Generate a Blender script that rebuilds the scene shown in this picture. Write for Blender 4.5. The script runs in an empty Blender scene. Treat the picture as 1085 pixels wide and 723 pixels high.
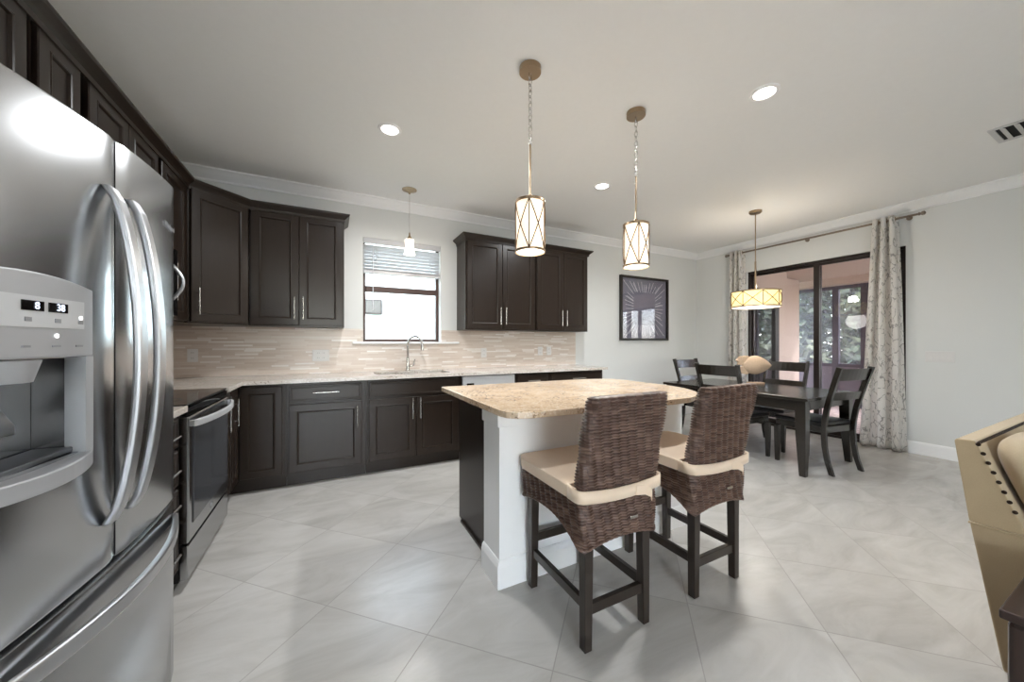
import bpy, bmesh, math, random
from mathutils import Vector, Matrix
random.seed(7)
PI = math.pi
C = bpy.context.scene.collection
S = bpy.context.scene

# ------------------------------------------------------------------ camera, world, sun, exposure
cam = bpy.data.cameras.new('camera'); camo = bpy.data.objects.new('camera', cam); C.objects.link(camo)
cam.sensor_width = 36.0; cam.lens = 375.3 / 1085 * 36; cam.shift_y = 2.2 / 1085; cam.clip_start = 0.02
camo.location = (0, 0, 1.22); camo.rotation_euler = (PI / 2, 0, -math.radians(27.07)); S.camera = camo
S.view_settings.view_transform = 'Standard'; S.view_settings.look = 'None'
S.view_settings.exposure = 0.15; S.view_settings.gamma = 1.0; S.view_settings.use_curve_mapping = False
LAMP_W = 23.5      # each downlight
SHADE_E = 0.95      # pendant shade glow
SKY = 2.5
SUN = 6.0
w = bpy.data.worlds.new('sky'); S.world = w; w.use_nodes = True
nt = w.node_tree; bg = nt.nodes['Background']
sky = nt.nodes.new('ShaderNodeTexSky'); sky.sky_type = 'NISHITA'; sky.sun_disc = False
sky.sun_elevation = math.radians(55); sky.sun_rotation = math.radians(200)
hs = nt.nodes.new('ShaderNodeHueSaturation'); hs.inputs['Saturation'].default_value = .5
nt.links.new(sky.outputs[0], hs.inputs['Color']); nt.links.new(hs.outputs[0], bg.inputs[0]); bg.inputs[1].default_value = SKY
sun = bpy.data.lights.new('sun', 'SUN'); sun.energy = SUN; sun.angle = 0.02; sun.color = (1, .99, .98)
suno = bpy.data.objects.new('sun', sun); C.objects.link(suno)
suno.rotation_euler = Vector((-0.62, 0.5, -0.85)).to_track_quat('-Z', 'Y').to_euler()
S.cycles.max_bounces = 10; S.cycles.diffuse_bounces = 5; S.cycles.transparent_max_bounces = 12
S.cycles.sample_clamp_indirect = 6.0; S.cycles.caustics_reflective = False; S.cycles.caustics_refractive = False
S.cycles.use_denoising = True

# ------------------------------------------------------------------ materials
def lin(c):
    return tuple(((v / 255) / 12.92 if v / 255 <= .04045 else ((v / 255 + .055) / 1.055) ** 2.4) for v in c) + (1.0,)
class NT:
    def __init__(s, name):
        s.m = bpy.data.materials.new(name); s.m.use_nodes = True; s.t = s.m.node_tree
        s.b = s.t.nodes['Principled BSDF']; s.o = s.t.nodes['Material Output']
    def n(s, typ, **k):
        x = s.t.nodes.new(typ)
        for a, v in k.items(): setattr(x, a, v)
        return x
    def l(s, a, b): s.t.links.new(a, b)
    def math(s, op, a, b=None, c=None):
        x = s.n('ShaderNodeMath', operation=op)
        for i, v in enumerate((a, b, c)):
            if v is None: continue
            if isinstance(v, (int, float)): x.inputs[i].default_value = v
            else: s.l(v, x.inputs[i])
        return x.outputs[0]
    def mix(s, f, a, b):
        x = s.n('ShaderNodeMix', data_type='RGBA')
        if isinstance(f, (int, float)): x.inputs[0].default_value = f
        else: s.l(f, x.inputs[0])
        for i, v in ((6, a), (7, b)):
            if isinstance(v, tuple): x.inputs[i].default_value = v
            else: s.l(v, x.inputs[i])
        return x.outputs[2]
    def ramp(s, f, stops):
        x = s.n('ShaderNodeValToRGB'); e = x.color_ramp.elements
        while len(e) < len(stops): e.new(.5)
        for i, (p, c) in enumerate(stops): e[i].position = p; e[i].color = c
        s.l(f, x.inputs[0]); return x.outputs[0]
    def coord(s, which='Object', scale=None):
        c = s.n('ShaderNodeTexCoord').outputs[which]
        if scale:
            m = s.n('ShaderNodeMapping'); m.inputs['Scale'].default_value = scale; s.l(c, m.inputs[0]); return m.outputs[0]
        return c
    def noise(s, v, scale, detail=4, rough=.55, dist=0):
        x = s.n('ShaderNodeTexNoise'); s.l(v, x.inputs['Vector']); x.inputs['Scale'].default_value = scale
        x.inputs['Detail'].default_value = detail; x.inputs['Roughness'].default_value = rough; x.inputs['Distortion'].default_value = dist
        return x.outputs['Fac']
    def bump(s, h, st=.2, dist=.002):
        x = s.n('ShaderNodeBump'); x.inputs['Strength'].default_value = st; x.inputs['Distance'].default_value = dist
        s.l(h, x.inputs['Height']); s.l(x.outputs[0], s.b.inputs['Normal'])
def simple(name, col, rough=.5, metal=0.0, coat=0, var=.06, vscale=8, spec=.5, bump=0):
    t = NT(name); c = lin(col)
    d = tuple(max(0, v * (1 - var * 2)) for v in c[:3]) + (1,); h = tuple(min(1, v * (1 + var)) for v in c[:3]) + (1,)
    f = t.noise(t.coord(), vscale)
    t.l(t.mix(f, d, h), t.b.inputs['Base Color'])
    t.b.inputs['Roughness'].default_value = rough; t.b.inputs['Metallic'].default_value = metal
    t.b.inputs['Coat Weight'].default_value = coat; t.b.inputs['Specular IOR Level'].default_value = spec
    if bump: t.bump(t.noise(t.coord(), 120, 3), bump, .001)
    return t.m
def emit(name, col, st, base=None):
    t = NT(name); t.b.inputs['Base Color'].default_value = lin(base or col); t.b.inputs['Emission Color'].default_value = lin(col)
    t.b.inputs['Emission Strength'].default_value = st; return t.m
def glass(name, tint=(1, 1, 1, 1), ior=1.5, refl=1.0, rough=0.0):
    t = NT(name); t.t.nodes.remove(t.b)
    tr = t.n('ShaderNodeBsdfTransparent'); tr.inputs[0].default_value = tint
    gl = t.n('ShaderNodeBsdfGlossy'); gl.inputs['Roughness'].default_value = rough
    lw = t.n('ShaderNodeLayerWeight'); lw.inputs[0].default_value = .5; f0 = ((ior - 1) / (ior + 1)) ** 2
    fre = t.math('MULTIPLY_ADD', t.math('POWER', lw.outputs['Facing'], 5.0), 1 - f0, f0)
    mx = t.n('ShaderNodeMixShader'); t.l(t.math('MINIMUM', t.math('MULTIPLY', fre, refl), 1.0), mx.inputs[0]); t.l(tr.outputs[0], mx.inputs[1]); t.l(gl.outputs[0], mx.inputs[2])
    t.l(mx.outputs[0], t.o.inputs[0]); return t.m
def screen_mat():
    t = NT('insect_screen'); t.t.nodes.remove(t.b)
    tr = t.n('ShaderNodeBsdfTransparent'); df = t.n('ShaderNodeBsdfDiffuse'); df.inputs[0].default_value = lin((172, 174, 186))
    mx = t.n('ShaderNodeMixShader'); mx.inputs[0].default_value = .27
    t.l(tr.outputs[0], mx.inputs[1]); t.l(df.outputs[0], mx.inputs[2]); t.l(mx.outputs[0], t.o.inputs[0]); return t.m
def wood(name, a, b, rough=.35, coat=.25, axis=(18, 18, 1.2)):
    t = NT(name); f = t.noise(t.coord('Object', axis), 3, 6, .6, .4)
    t.l(t.mix(f, lin(a), lin(b)), t.b.inputs['Base Color']); t.b.inputs['Roughness'].default_value = rough
    t.b.inputs['Coat Weight'].default_value = coat; t.b.inputs['Coat Roughness'].default_value = .25; t.bump(f, .05, .001); return t.m
def steel(name, col=(184, 185, 187), rough=.20, axis=(1, 1, 160)):
    t = NT(name); f = t.noise(t.coord('Object', axis), 4, 3)
    c = lin(col); t.l(t.mix(f, tuple(v * .985 for v in c[:3]) + (1,), c), t.b.inputs['Base Color'])
    t.b.inputs['Metallic'].default_value = 1; t.l(t.math('MULTIPLY_ADD', f, .02, rough - .01), t.b.inputs['Roughness']); return t.m
def floor_mat():
    t = NT('porcelain_tile'); co = t.coord(); s = t.n('ShaderNodeSeparateXYZ'); t.l(co, s.inputs[0])
    x, y = s.outputs[0], s.outputs[1]; r = 1 / math.sqrt(2); T = .532
    p = t.math('DIVIDE', t.math('SUBTRACT', t.math('MULTIPLY', t.math('ADD', x, y), r), 1.30), T)
    q = t.math('DIVIDE', t.math('SUBTRACT', t.math('MULTIPLY', t.math('SUBTRACT', x, y), r), -1.325), T)
    def edge(v):
        f = t.math('FRACT', v); return t.math('MINIMUM', f, t.math('SUBTRACT', 1.0, f))
    e = t.math('MINIMUM', edge(p), edge(q)); g = t.math('LESS_THAN', e, .0042)
    cv = t.n('ShaderNodeCombineXYZ'); t.l(t.math('FLOOR', p), cv.inputs[0]); t.l(t.math('FLOOR', q), cv.inputs[1])
    wn = t.n('ShaderNodeTexWhiteNoise', noise_dimensions='2D'); t.l(cv.outputs[0], wn.inputs[0])
    off = t.n('ShaderNodeVectorMath', operation='MULTIPLY_ADD'); t.l(wn.outputs['Color'], off.inputs[0]); off.inputs[1].default_value = (9, 9, 9); t.l(co, off.inputs[2])
    mp = t.n('ShaderNodeMapping'); mp.inputs['Rotation'].default_value = (0, 0, .5); mp.inputs['Scale'].default_value = (1.0, 2.6, 1); t.l(off.outputs[0], mp.inputs[0])
    f1 = t.noise(mp.outputs[0], 1.6, 9, .62, 1.4); f2 = t.noise(mp.outputs[0], 6, 6, .6, .6)
    base = t.ramp(f1, [(.28, lin((178, 174, 168))), (.5, lin((197, 194, 189))), (.72, lin((211, 208, 204)))])
    base = t.mix(t.math('MULTIPLY', f2, .25), base, lin((204, 198, 190)))
    base = t.mix(t.math('MULTIPLY', wn.outputs['Value'], .12), base, lin((204, 199, 192)))
    t.l(t.mix(g, base, lin((164, 159, 153))), t.b.inputs['Base Color'])
    t.l(t.math('MULTIPLY_ADD', g, .4, .24), t.b.inputs['Roughness'])
    t.bump(t.math('SUBTRACT', 1.0, g), .25, .001); return t.m
def backsplash_mat():
    t = NT('linear_mosaic_tile'); co = t.coord(); s = t.n('ShaderNodeSeparateXYZ'); t.l(co, s.inputs[0])
    u = t.math('ADD', s.outputs[0], s.outputs[1]); v = t.math('DIVIDE', s.outputs[2], .0165); row = t.math('FLOOR', v)
    w1 = t.n('ShaderNodeTexWhiteNoise', noise_dimensions='1D'); t.l(row, w1.inputs['W'])
    uu = t.math('DIVIDE', t.math('MULTIPLY_ADD', w1.outputs['Value'], 7.0, u), t.math('MULTIPLY_ADD', w1.outputs['Value'], .14, .13))
    cell = t.math('FLOOR', uu); cv = t.n('ShaderNodeCombineXYZ'); t.l(cell, cv.inputs[0]); t.l(row, cv.inputs[1])
    w2 = t.n('ShaderNodeTexWhiteNoise', noise_dimensions='2D'); t.l(cv.outputs[0], w2.inputs[0])
    col = t.ramp(w2.outputs['Value'], [(.0, lin((206, 190, 177))), (.45, lin((216, 202, 190))), (.8, lin((222, 211, 201))), (.88, lin((232, 224, 217))), (1, lin((240, 234, 229)))])
    fv = t.math('FRACT', v); fu = t.math('FRACT', uu)
    g = t.math('MAXIMUM', t.math('LESS_THAN', fv, .09), t.math('LESS_THAN', fu, .012))
    t.l(t.mix(g, col, lin((208, 197, 187))), t.b.inputs['Base Color']); t.l(t.math('MULTIPLY_ADD', g, .4, .28), t.b.inputs['Roughness'])
    t.bump(t.math('SUBTRACT', 1.0, g), .3, .001); return t.m
def granite(name, cols):
    t = NT(name); co = t.coord()
    f = t.noise(co, 5, 7, .65, .8)
    base = t.ramp(f, [(.3, lin(cols[0])), (.5, lin(cols[1])), (.68, lin(cols[2]))])
    v = t.n('ShaderNodeTexVoronoi'); v.inputs['Scale'].default_value = 130; t.l(co, v.inputs[0])
    sp = t.n('ShaderNodeSeparateColor'); t.l(v.outputs['Color'], sp.inputs[0])
    sel = t.math('MULTIPLY', t.math('GREATER_THAN', sp.outputs[0], .80), t.math('GREATER_THAN', t.noise(co, 9, 4), .5))
    base = t.mix(t.math('MULTIPLY', sel, .75), base, lin(cols[3]))
    sel2 = t.math('GREATER_THAN', sp.outputs[1], .82); base = t.mix(t.math('MULTIPLY', sel2, .6), base, lin(cols[4]))
    t.l(base, t.b.inputs['Base Color']); t.b.inputs['Roughness'].default_value = .12; return t.m
def wicker_mat():
    t = NT('woven_rattan'); uv = t.coord('UV'); s = t.n('ShaderNodeSeparateXYZ'); t.l(uv, s.inputs[0])
    cv = t.n('ShaderNodeCombineXYZ'); t.l(t.math('FLOOR', s.outputs[0]), cv.inputs[0]); t.l(t.math('FLOOR', s.outputs[1]), cv.inputs[1])
    wn = t.n('ShaderNodeTexWhiteNoise', noise_dimensions='2D'); t.l(cv.outputs[0], wn.inputs[0])
    t.l(t.ramp(wn.outputs['Value'], [(0, lin((72, 51, 43))), (.5, lin((90, 67, 57))), (1, lin((116, 92, 80)))]), t.b.inputs['Base Color'])
    t.b.inputs['Roughness'].default_value = .36; return t.m
def curtain_mat():
    t = NT('branch_print_voile'); uv = t.coord('UV')
    d = t.n('ShaderNodeTexNoise'); t.l(uv, d.inputs[0]); d.inputs['Scale'].default_value = 6
    a = t.n('ShaderNodeVectorMath', operation='MULTIPLY_ADD'); t.l(d.outputs['Color'], a.inputs[0]); a.inputs[1].default_value = (.22, .22, .22); t.l(uv, a.inputs[2])
    mp = t.n('ShaderNodeMapping'); mp.inputs['Scale'].default_value = (1, .62, 1); t.l(a.outputs[0], mp.inputs[0])
    v = t.n('ShaderNodeTexVoronoi', feature='DISTANCE_TO_EDGE'); v.inputs['Scale'].default_value = 11; t.l(mp.outputs[0], v.inputs[0])
    v2 = t.n('ShaderNodeTexVoronoi'); v2.inputs['Scale'].default_value = 60; t.l(uv, v2.inputs[0])
    br = t.math('MULTIPLY', t.math('LESS_THAN', v.outputs['Distance'], .042), t.math('GREATER_THAN', t.noise(uv, 13, 3), .48))
    lf = t.math('MULTIPLY', t.math('LESS_THAN', v2.outputs['Distance'], .26), t.math('LESS_THAN', v.outputs['Distance'], .13))
    lf = t.math('MULTIPLY', lf, t.math('GREATER_THAN', t.noise(uv, 9, 2), .55))
    f = t.math('MAXIMUM', br, t.math('MULTIPLY', lf, .7))
    t.l(t.mix(t.math('MULTIPLY', f, .85), lin((250, 247, 243)), lin((84, 76, 76))), t.b.inputs['Base Color']); t.b.inputs['Roughness'].default_value = .85
    tl = t.n('ShaderNodeBsdfTranslucent'); tl.inputs[0].default_value = lin((240, 238, 234)); mx = t.n('ShaderNodeMixShader'); mx.inputs[0].default_value = .45
    t.l(t.b.outputs[0], mx.inputs[1]); t.l(tl.outputs[0], mx.inputs[2]); t.l(mx.outputs[0], t.o.inputs[0]); return t.m
def paver_mat():
    t = NT('brick_pavers'); b = t.n('ShaderNodeTexBrick'); t.l(t.coord(), b.inputs[0]); b.inputs['Scale'].default_value = 5
    b.inputs['Color1'].default_value = lin((222, 200, 190)); b.inputs['Color2'].default_value = lin((206, 184, 174)); b.inputs['Mortar'].default_value = lin((140, 125, 118))
    t.l(b.outputs[0], t.b.inputs['Base Color']); t.b.inputs['Roughness'].default_value = .8; return t.m
def linen(name, a, b):
    t = NT(name); co = t.coord('Object', (1, 1, 1)); f = t.noise(co, 260, 2); g = t.noise(co, 14, 3)
    t.l(t.mix(t.math('MULTIPLY_ADD', g, .4, t.math('MULTIPLY', f, .5)), lin(a), lin(b)), t.b.inputs['Base Color'])
    t.b.inputs['Roughness'].default_value = .9; t.b.inputs['Sheen Weight'].default_value = .25; t.bump(f, .25, .001); return t.m
def leaf_mat(name, a, b):
    t = NT(name); g = t.n('ShaderNodeNewGeometry'); t.l(t.mix(g.outputs['Random Per Island'], lin(a), lin(b)), t.b.inputs['Base Color']); t.b.inputs['Roughness'].default_value = .6; return t.m

M_wall = simple('wall_paint', (226, 227, 225), .85, var=.01, vscale=2)
M_ceil = simple('ceiling_paint', (243, 243, 241), .9, var=.012, vscale=30, bump=.15)
M_trim = simple('white_trim_paint', (248, 248, 248), .4, var=.01)
M_floor = floor_mat(); M_splash = backsplash_mat()
M_gran_b = granite('pale_granite', [(196, 184, 172), (212, 204, 195), (224, 218, 210), (160, 140, 126), (236, 230, 224)])
M_gran_i = granite('gold_granite', [(190, 160, 128), (216, 190, 160), (228, 206, 180), (128, 100, 80), (240, 224, 204)])
M_esp = wood('espresso_wood', (34, 26, 21), (46, 36, 29), .3, .0); M_esp.node_tree.nodes['Principled BSDF'].inputs['Specular IOR Level'].default_value = .32
M_esp_in = simple('espresso_shadow_gap', (30, 25, 22), .6)
M_nick = simple('brushed_nickel', (205, 202, 198), .25, 1.0, var=.02)
M_steel = steel('stainless_steel'); M_steel_d = steel('dark_stainless', (120, 121, 124), .3)
M_steel_h = steel('handle_steel', (196, 197, 200), .32, (1, 1, 1))
M_satin = simple('satin_silver_handle', (224, 225, 227), .45, .6, var=.01)
M_bezel = simple('silver_plastic', (178, 179, 182), .4, .3, var=.01)
M_panel = simple('pale_control_panel', (208, 209, 211), .35, var=.01)
M_blackgl = simple('black_glass', (14, 14, 15), .06, var=.01)
M_oven = simple('oven_glass', (70, 72, 76), .1, var=.02)
M_black = simple('black_enamel', (20, 20, 21), .35, var=.02)
M_digit = emit('display_digit', (225, 235, 255), 1.6); M_led = emit('indicator_light', (255, 255, 255), 2.0)
M_icon = simple('printed_icon', (150, 151, 154), .5)
M_wick = wicker_mat(); M_stoolwd = wood('stool_wood', (32, 25, 20), (48, 38, 31), .35, .15)
M_cush = linen('cream_cushion_fabric', (228, 202, 174), (242, 222, 200))
M_tablewd = wood('black_wood', (30, 26, 22), (44, 38, 32), .22, .5)
M_leather = simple('black_leather', (26, 27, 29), .3, var=.03, vscale=40, bump=.1)
M_rod = simple('aged_rod_metal', (140, 128, 116), .35, 1.0)
M_cage = simple('cage_metal', (132, 110, 88), .35, 1.0)
M_brass = simple('antique_nickel', (172, 150, 124), .28, 1.0, var=.04)
M_shade = emit('lit_linen_shade', (255, 232, 205), SHADE_E, (240, 228, 210))
M_drum = emit('lit_drum_shade', (255, 228, 150), .95, (240, 225, 180))
M_bell = emit('lit_frosted_glass', (255, 240, 222), 3.0, (240, 235, 230))
M_lens = emit('downlight_lens', (255, 250, 242), 9.0)
M_frame = simple('bronze_aluminium', (44, 35, 32), .4, .3, var=.03)
M_post = simple('grey_bronze_post', (88, 80, 88), .5, .1)
M_winfr = simple('brown_window_frame', (74, 52, 46), .45, var=.03)
M_glass = glass('clear_glass', (.97, .98, .98, 1)); M_sglass = glass('slider_glass', (.94, .94, .96, 1), 1.5, .55)
M_pglass = glass('picture_glass', (.98, .98, 1, 1), 1.5, 1.2)
M_blind = simple('white_blind_slat', (205, 205, 208), .5, var=.02)
M_art = simple('slate_art_paper', (134, 132, 144), .7, var=.1, vscale=5); M_artline = simple('white_art_line', (232, 230, 232), .6)
M_picfr = simple('dark_picture_frame', (38, 32, 29), .35)
M_curt = curtain_mat(); M_screen = screen_mat()
M_plate = simple('white_plastic_plate', (228, 226, 224), .4, var=.01)
M_slot = simple('socket_slot', (150, 148, 146), .5)
M_sofa = linen('beige_linen', (166, 145, 114), (190, 170, 138)); M_pillow = linen('sand_linen', (168, 150, 122), (190, 172, 146))
M_etab = wood('dark_cherry_wood', (36, 22, 18), (52, 34, 27), .3, .2)
M_nail = simple('dark_nailhead', (52, 40, 34), .3, .8)
M_stone = simple('speckled_sandstone', (214, 186, 158), .85, var=.12, vscale=60, bump=.3)
M_stucco = simple('tan_stucco', (202, 182, 168), .9, var=.04, vscale=30, bump=.3)
M_nbr = simple('white_stucco', (196, 206, 202), .9, var=.01)
M_paver = paver_mat(); M_grass = simple('lawn', (70, 88, 48), .9, var=.2, vscale=20)
M_leaf = leaf_mat('foliage_leaf', (44, 56, 36), (104, 120, 84)); M_leaf2 = leaf_mat('olive_leaf', (60, 68, 44), (140, 146, 110)); M_bark = simple('bark', (92, 78, 66), .9, var=.15)
M_sink = steel('sink_steel', (150, 148, 145), .3)
M_vent = simple('vent_enamel', (206, 206, 206), .5); M_dark = simple('dark_void', (26, 26, 28), .8)

# ------------------------------------------------------------------ mesh helpers
class MB:
    def __init__(s): s.v = []; s.f = []; s.uv = []
    def add(s, vs, fs):
        o = len(s.v); s.v += [tuple(p) for p in vs]; s.f += [tuple(i + o for i in f) for f in fs]; return s
    def box(s, x0, y0, z0, x1, y1, z1):
        if x0 > x1: x0, x1 = x1, x0
        if y0 > y1: y0, y1 = y1, y0
        if z0 > z1: z0, z1 = z1, z0
        return s.add([(x0, y0, z0), (x1, y0, z0), (x1, y1, z0), (x0, y1, z0), (x0, y0, z1), (x1, y0, z1), (x1, y1, z1), (x0, y1, z1)],
                     [(0, 3, 2, 1), (4, 5, 6, 7), (0, 1, 5, 4), (1, 2, 6, 5), (2, 3, 7, 6), (3, 0, 4, 7)])
    def loops(s, ls, closed=True, cap0=True, cap1=True):
        n = len(ls[0]); vs = [p for l in ls for p in l]; fs = []
        for i in range(len(ls) - 1):
            for j in range(n if closed else n - 1):
                k = (j + 1) % n; fs.append((i * n + j, i * n + k, (i + 1) * n + k, (i + 1) * n + j))
        if cap0: fs.append(tuple(reversed(range(n))))
        if cap1: fs.append(tuple((len(ls) - 1) * n + j for j in range(n)))
        return s.add(vs, fs)
    def ring(s, c, ax, r, n, r2=None):
        ax = Vector(ax).normalized(); u = ax.orthogonal().normalized(); v = ax.cross(u)
        return [tuple(Vector(c) + u * (r * math.cos(2 * PI * i / n)) + v * ((r2 or r) * math.sin(2 * PI * i / n))) for i in range(n)]
    def cyl(s, p0, p1, r0, r1=None, n=12, cap=True):
        ax = Vector(p1) - Vector(p0)
        return s.loops([s.ring(p0, ax, r0, n), s.ring(p1, ax, r0 if r1 is None else r1, n)], True, cap, cap)
    def tube(s, pts, r, n=10, closed=False):
        pts = [Vector(p) for p in pts]; ls = []; up = None; m = len(pts)
        for i, p in enumerate(pts):
            if closed: t = pts[(i + 1) % m] - pts[i - 1]
            else: t = pts[min(i + 1, m - 1)] - pts[max(i - 1, 0)]
            t.normalize()
            if up is None: up = t.orthogonal().normalized()
            up = (up - t * up.dot(t)).normalized(); b = t.cross(up)
            rr = r[i] if isinstance(r, (list, tuple)) else r
            ls.append([tuple(p + up * rr * math.cos(2 * PI * j / n) + b * rr * math.sin(2 * PI * j / n)) for j in range(n)])
        if closed: ls.append(ls[0]); return s.loops(ls, True, False, False)
        return s.loops(ls)
    def strip(s, pts, wvec, tvec):
        """rectangular section swept along pts; wvec, tvec half extents (vectors or per-point lists)"""
        ls = []
        for i, p in enumerate(pts):
            p = Vector(p); a = Vector(wvec[i] if isinstance(wvec, list) else wvec); b = Vector(tvec[i] if isinstance(tvec, list) else tvec)
            ls.append([tuple(p - a - b), tuple(p + a - b), tuple(p + a + b), tuple(p - a + b)])
        return s.loops(ls)
    def lathe(s, prof, c=(0, 0, 0), n=24, cap=False):
        return s.loops([[(c[0] + r * math.cos(2 * PI * i / n), c[1] + r * math.sin(2 * PI * i / n), c[2] + z) for i in range(n)] for r, z in prof], True, cap, cap)
    def prism(s, poly, z0, z1):
        return s.loops([[(x, y, z0) for x, y in poly], [(x, y, z1) for x, y in poly]])
    def prism_x(s, poly, x0, x1):
        return s.loops([[(x0, y, z) for y, z in poly], [(x1, y, z) for y, z in poly]])
    def panel(s, x0, x1, z0, z1, prof):
        """framed panel facing -y: prof = [(inset, y)]"""
        return s.loops([[(x0 + i, y, z0 + i), (x1 - i, y, z0 + i), (x1 - i, y, z1 - i), (x0 + i, y, z1 - i)] for i, y in prof])
    def sweep(s, path, prof, closed=False):
        """prof [(offset to the right of the path, z)]"""
        P = [Vector(p) for p in path]; n = len(P); ls = []
        for i in range(n):
            d0 = (P[i] - P[i - 1]).normalized() if (i > 0 or closed) else None
            d1 = (P[(i + 1) % n] - P[i]).normalized() if (i < n - 1 or closed) else None
            d0 = d0 or d1; d1 = d1 or d0
            n0 = Vector((d0.y, -d0.x)); n1 = Vector((d1.y, -d1.x)); m = (n0 + n1).normalized(); k = 1 / max(.2, m.dot(n0))
            ls.append([(P[i].x + m.x * o * k, P[i].y + m.y * o * k, z) for o, z in prof])
        if closed: ls.append(ls[0])
        return s.loops(ls, True, not closed, not closed)
def obj(name, mb, mat, parent=None, bevel=0.0, smooth=False, seg=2, recalc=True, uv=None):
    me = bpy.data.meshes.new(name); me.from_pydata(mb.v, [], mb.f)
    if uv:
        l = me.uv_layers.new(name='UVMap')
        for p in me.polygons:
            for li in p.loop_indices: l.data[li].uv = uv[me.loops[li].vertex_index]
    if recalc:
        b = bmesh.new(); b.from_mesh(me); bmesh.ops.recalc_face_normals(b, faces=b.faces); b.to_mesh(me); b.free()
    me.materials.append(mat)
    o = bpy.data.objects.new(name, me); C.objects.link(o)
    if parent: o.parent = parent
    if bevel:
        m = o.modifiers.new('bevel', 'BEVEL'); m.width = bevel; m.segments = seg; m.limit_method = 'ANGLE'; m.angle_limit = math.radians(40)
    if smooth:
        me.shade_smooth()
        if smooth != 'all':
            try: me.set_sharp_from_angle(angle=math.radians(38))
            except Exception: pass
    return o
def tag(o, label, cat, group=None):
    o['label'] = label; o['category'] = cat
    if group: o['group'] = group
    return o
def thing(name, label, cat, loc=(0, 0, 0), rotz=0.0, group=None):
    o = bpy.data.objects.new(name, None); C.objects.link(o); o.empty_display_size = .1
    o.location = loc; o.rotation_euler = (0, 0, rotz); return tag(o, label, cat, group)
def struct(name, mb, mat, parent=None, **k):
    o = obj(name, mb, mat, parent, **k); o['kind'] = 'structure'; return o
def dup(root, loc, rotz, label, group=None):
    r = root.copy(); C.objects.link(r); r.location = loc; r.rotation_euler = (0, 0, rotz); r['label'] = label
    if group: r['group'] = group
    for ch in list(root.children):
        c = ch.copy(); C.objects.link(c); c.parent = r
        for g in ch.children:
            d = g.copy(); C.objects.link(d); d.parent = c
    return r
def lamp(name, typ, parent, loc, energy, size=.1, col=(1, .94, .86), rot=(0, 0, 0), spread=None):
    l = bpy.data.lights.new(name, typ); l.energy = energy; l.color = col
    if typ == 'AREA': l.shape = 'DISK'; l.size = size
    else: l.shadow_soft_size = size
    if spread: l.spread = spread
    o = bpy.data.objects.new(name, l); C.objects.link(o); o.parent = parent; o.location = loc; o.rotation_euler = rot; return o
def text(body, size, parent, mat, name, loc, rot, depth=.0004):
    c = bpy.data.curves.new(name, 'FONT'); c.body = body; c.size = size; c.extrude = depth; c.align_x = 'CENTER'; c.align_y = 'CENTER'
    t = bpy.data.objects.new(name, c); C.objects.link(t)
    dg = bpy.context.evaluated_depsgraph_get(); me = bpy.data.meshes.new_from_object(t.evaluated_get(dg))
    bpy.data.objects.remove(t); me.materials.clear(); me.materials.append(mat)
    o = bpy.data.objects.new(name, me); C.objects.link(o); o.parent = parent; o.location = loc; o.rotation_euler = rot; return o

# ------------------------------------------------------------------ room shell
XL, XR, YB, YR, ZC = -1.28, 5.75, 4.09, -4.6, 2.78
WX0, WX1, WZ0, WZ1 = .305, 1.15, 1.235, 2.355       # kitchen window opening
SY0, SY1, SZ1 = 1.53, 3.235, 2.32                    # patio slider opening
struct('floor', MB().box(XL - .2, YR - .2, -.1, XR + .2, YB + .2, 0), M_floor)
struct('ceiling', MB().box(XL - .2, YR - .2, ZC, XR + .2, YB + .2, ZC + .2), M_ceil)
struct('wall_left', MB().box(XL - .2, YR - .2, 0, XL, YB + .2, ZC), M_wall)
b = MB(); b.box(XL, YB, 0, WX0, YB + .2, ZC).box(WX1, YB, 0, XR + .2, YB + .2, ZC).box(WX0, YB, 0, WX1, YB + .2, WZ0).box(WX0, YB, WZ1, WX1, YB + .2, ZC)
struct('wall_back', b, M_wall)
b = MB(); b.box(XR, YR - .2, 0, XR + .2, SY0, ZC).box(XR, SY1, 0, XR + .2, YB, ZC).box(XR, SY0, SZ1, XR + .2, SY1, ZC)
struct('wall_right', b, M_wall)
RX0, RX1, RZ1 = -1.15, .85, 2.45
b = MB(); b.box(XL, YR - .2, 0, RX0, YR, ZC).box(RX1, YR - .2, 0, XR, YR, ZC).box(RX0, YR - .2, RZ1, RX1, YR, ZC)
struct('wall_rear', b, M_wall)
crown = [(0, 2.684), (.012, 2.684), (.014, 2.70), (.03, 2.715), (.052, 2.735), (.07, 2.755), (.078, 2.762), (.09, 2.766), (.09, ZC), (0, ZC)]
struct('trim_1', MB().sweep([(XL, YR), (XL, YB), (XR, YB), (XR, YR)], crown), M_trim)
bb = [(0, 0), (.016, 0), (.016, .115), (.012, .128), (.006, .135), (0, .135)]
struct('baseboard_right', MB().sweep([(XR, SY0 - .002), (XR, YR)], bb), M_trim)
struct('baseboard_back', MB().sweep([(3.16, YB), (XR, YB), (XR, SY1 + .002)], bb), M_trim)
# backsplash
b = MB(); b.box(XL + .011, YB - .01, .915, WX0 - .15, YB, 1.371).box(WX0 - .15, YB - .01, .915, WX1 + .2, YB, WZ0 - .025)
b.box(WX1 + .2, YB - .01, .915, 3.10, YB, 1.371).box(WX0 - .15, YB - .01, WZ0 - .025, WX0 - .0, YB, 1.371).box(WX1, YB - .01, WZ0 - .025, WX1 + .2, YB, 1.371)
struct('backsplash', b, M_splash)
struct('backsplash', MB().box(XL, 1.70, .915, XL + .01, YB, 1.371), M_splash)

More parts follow.
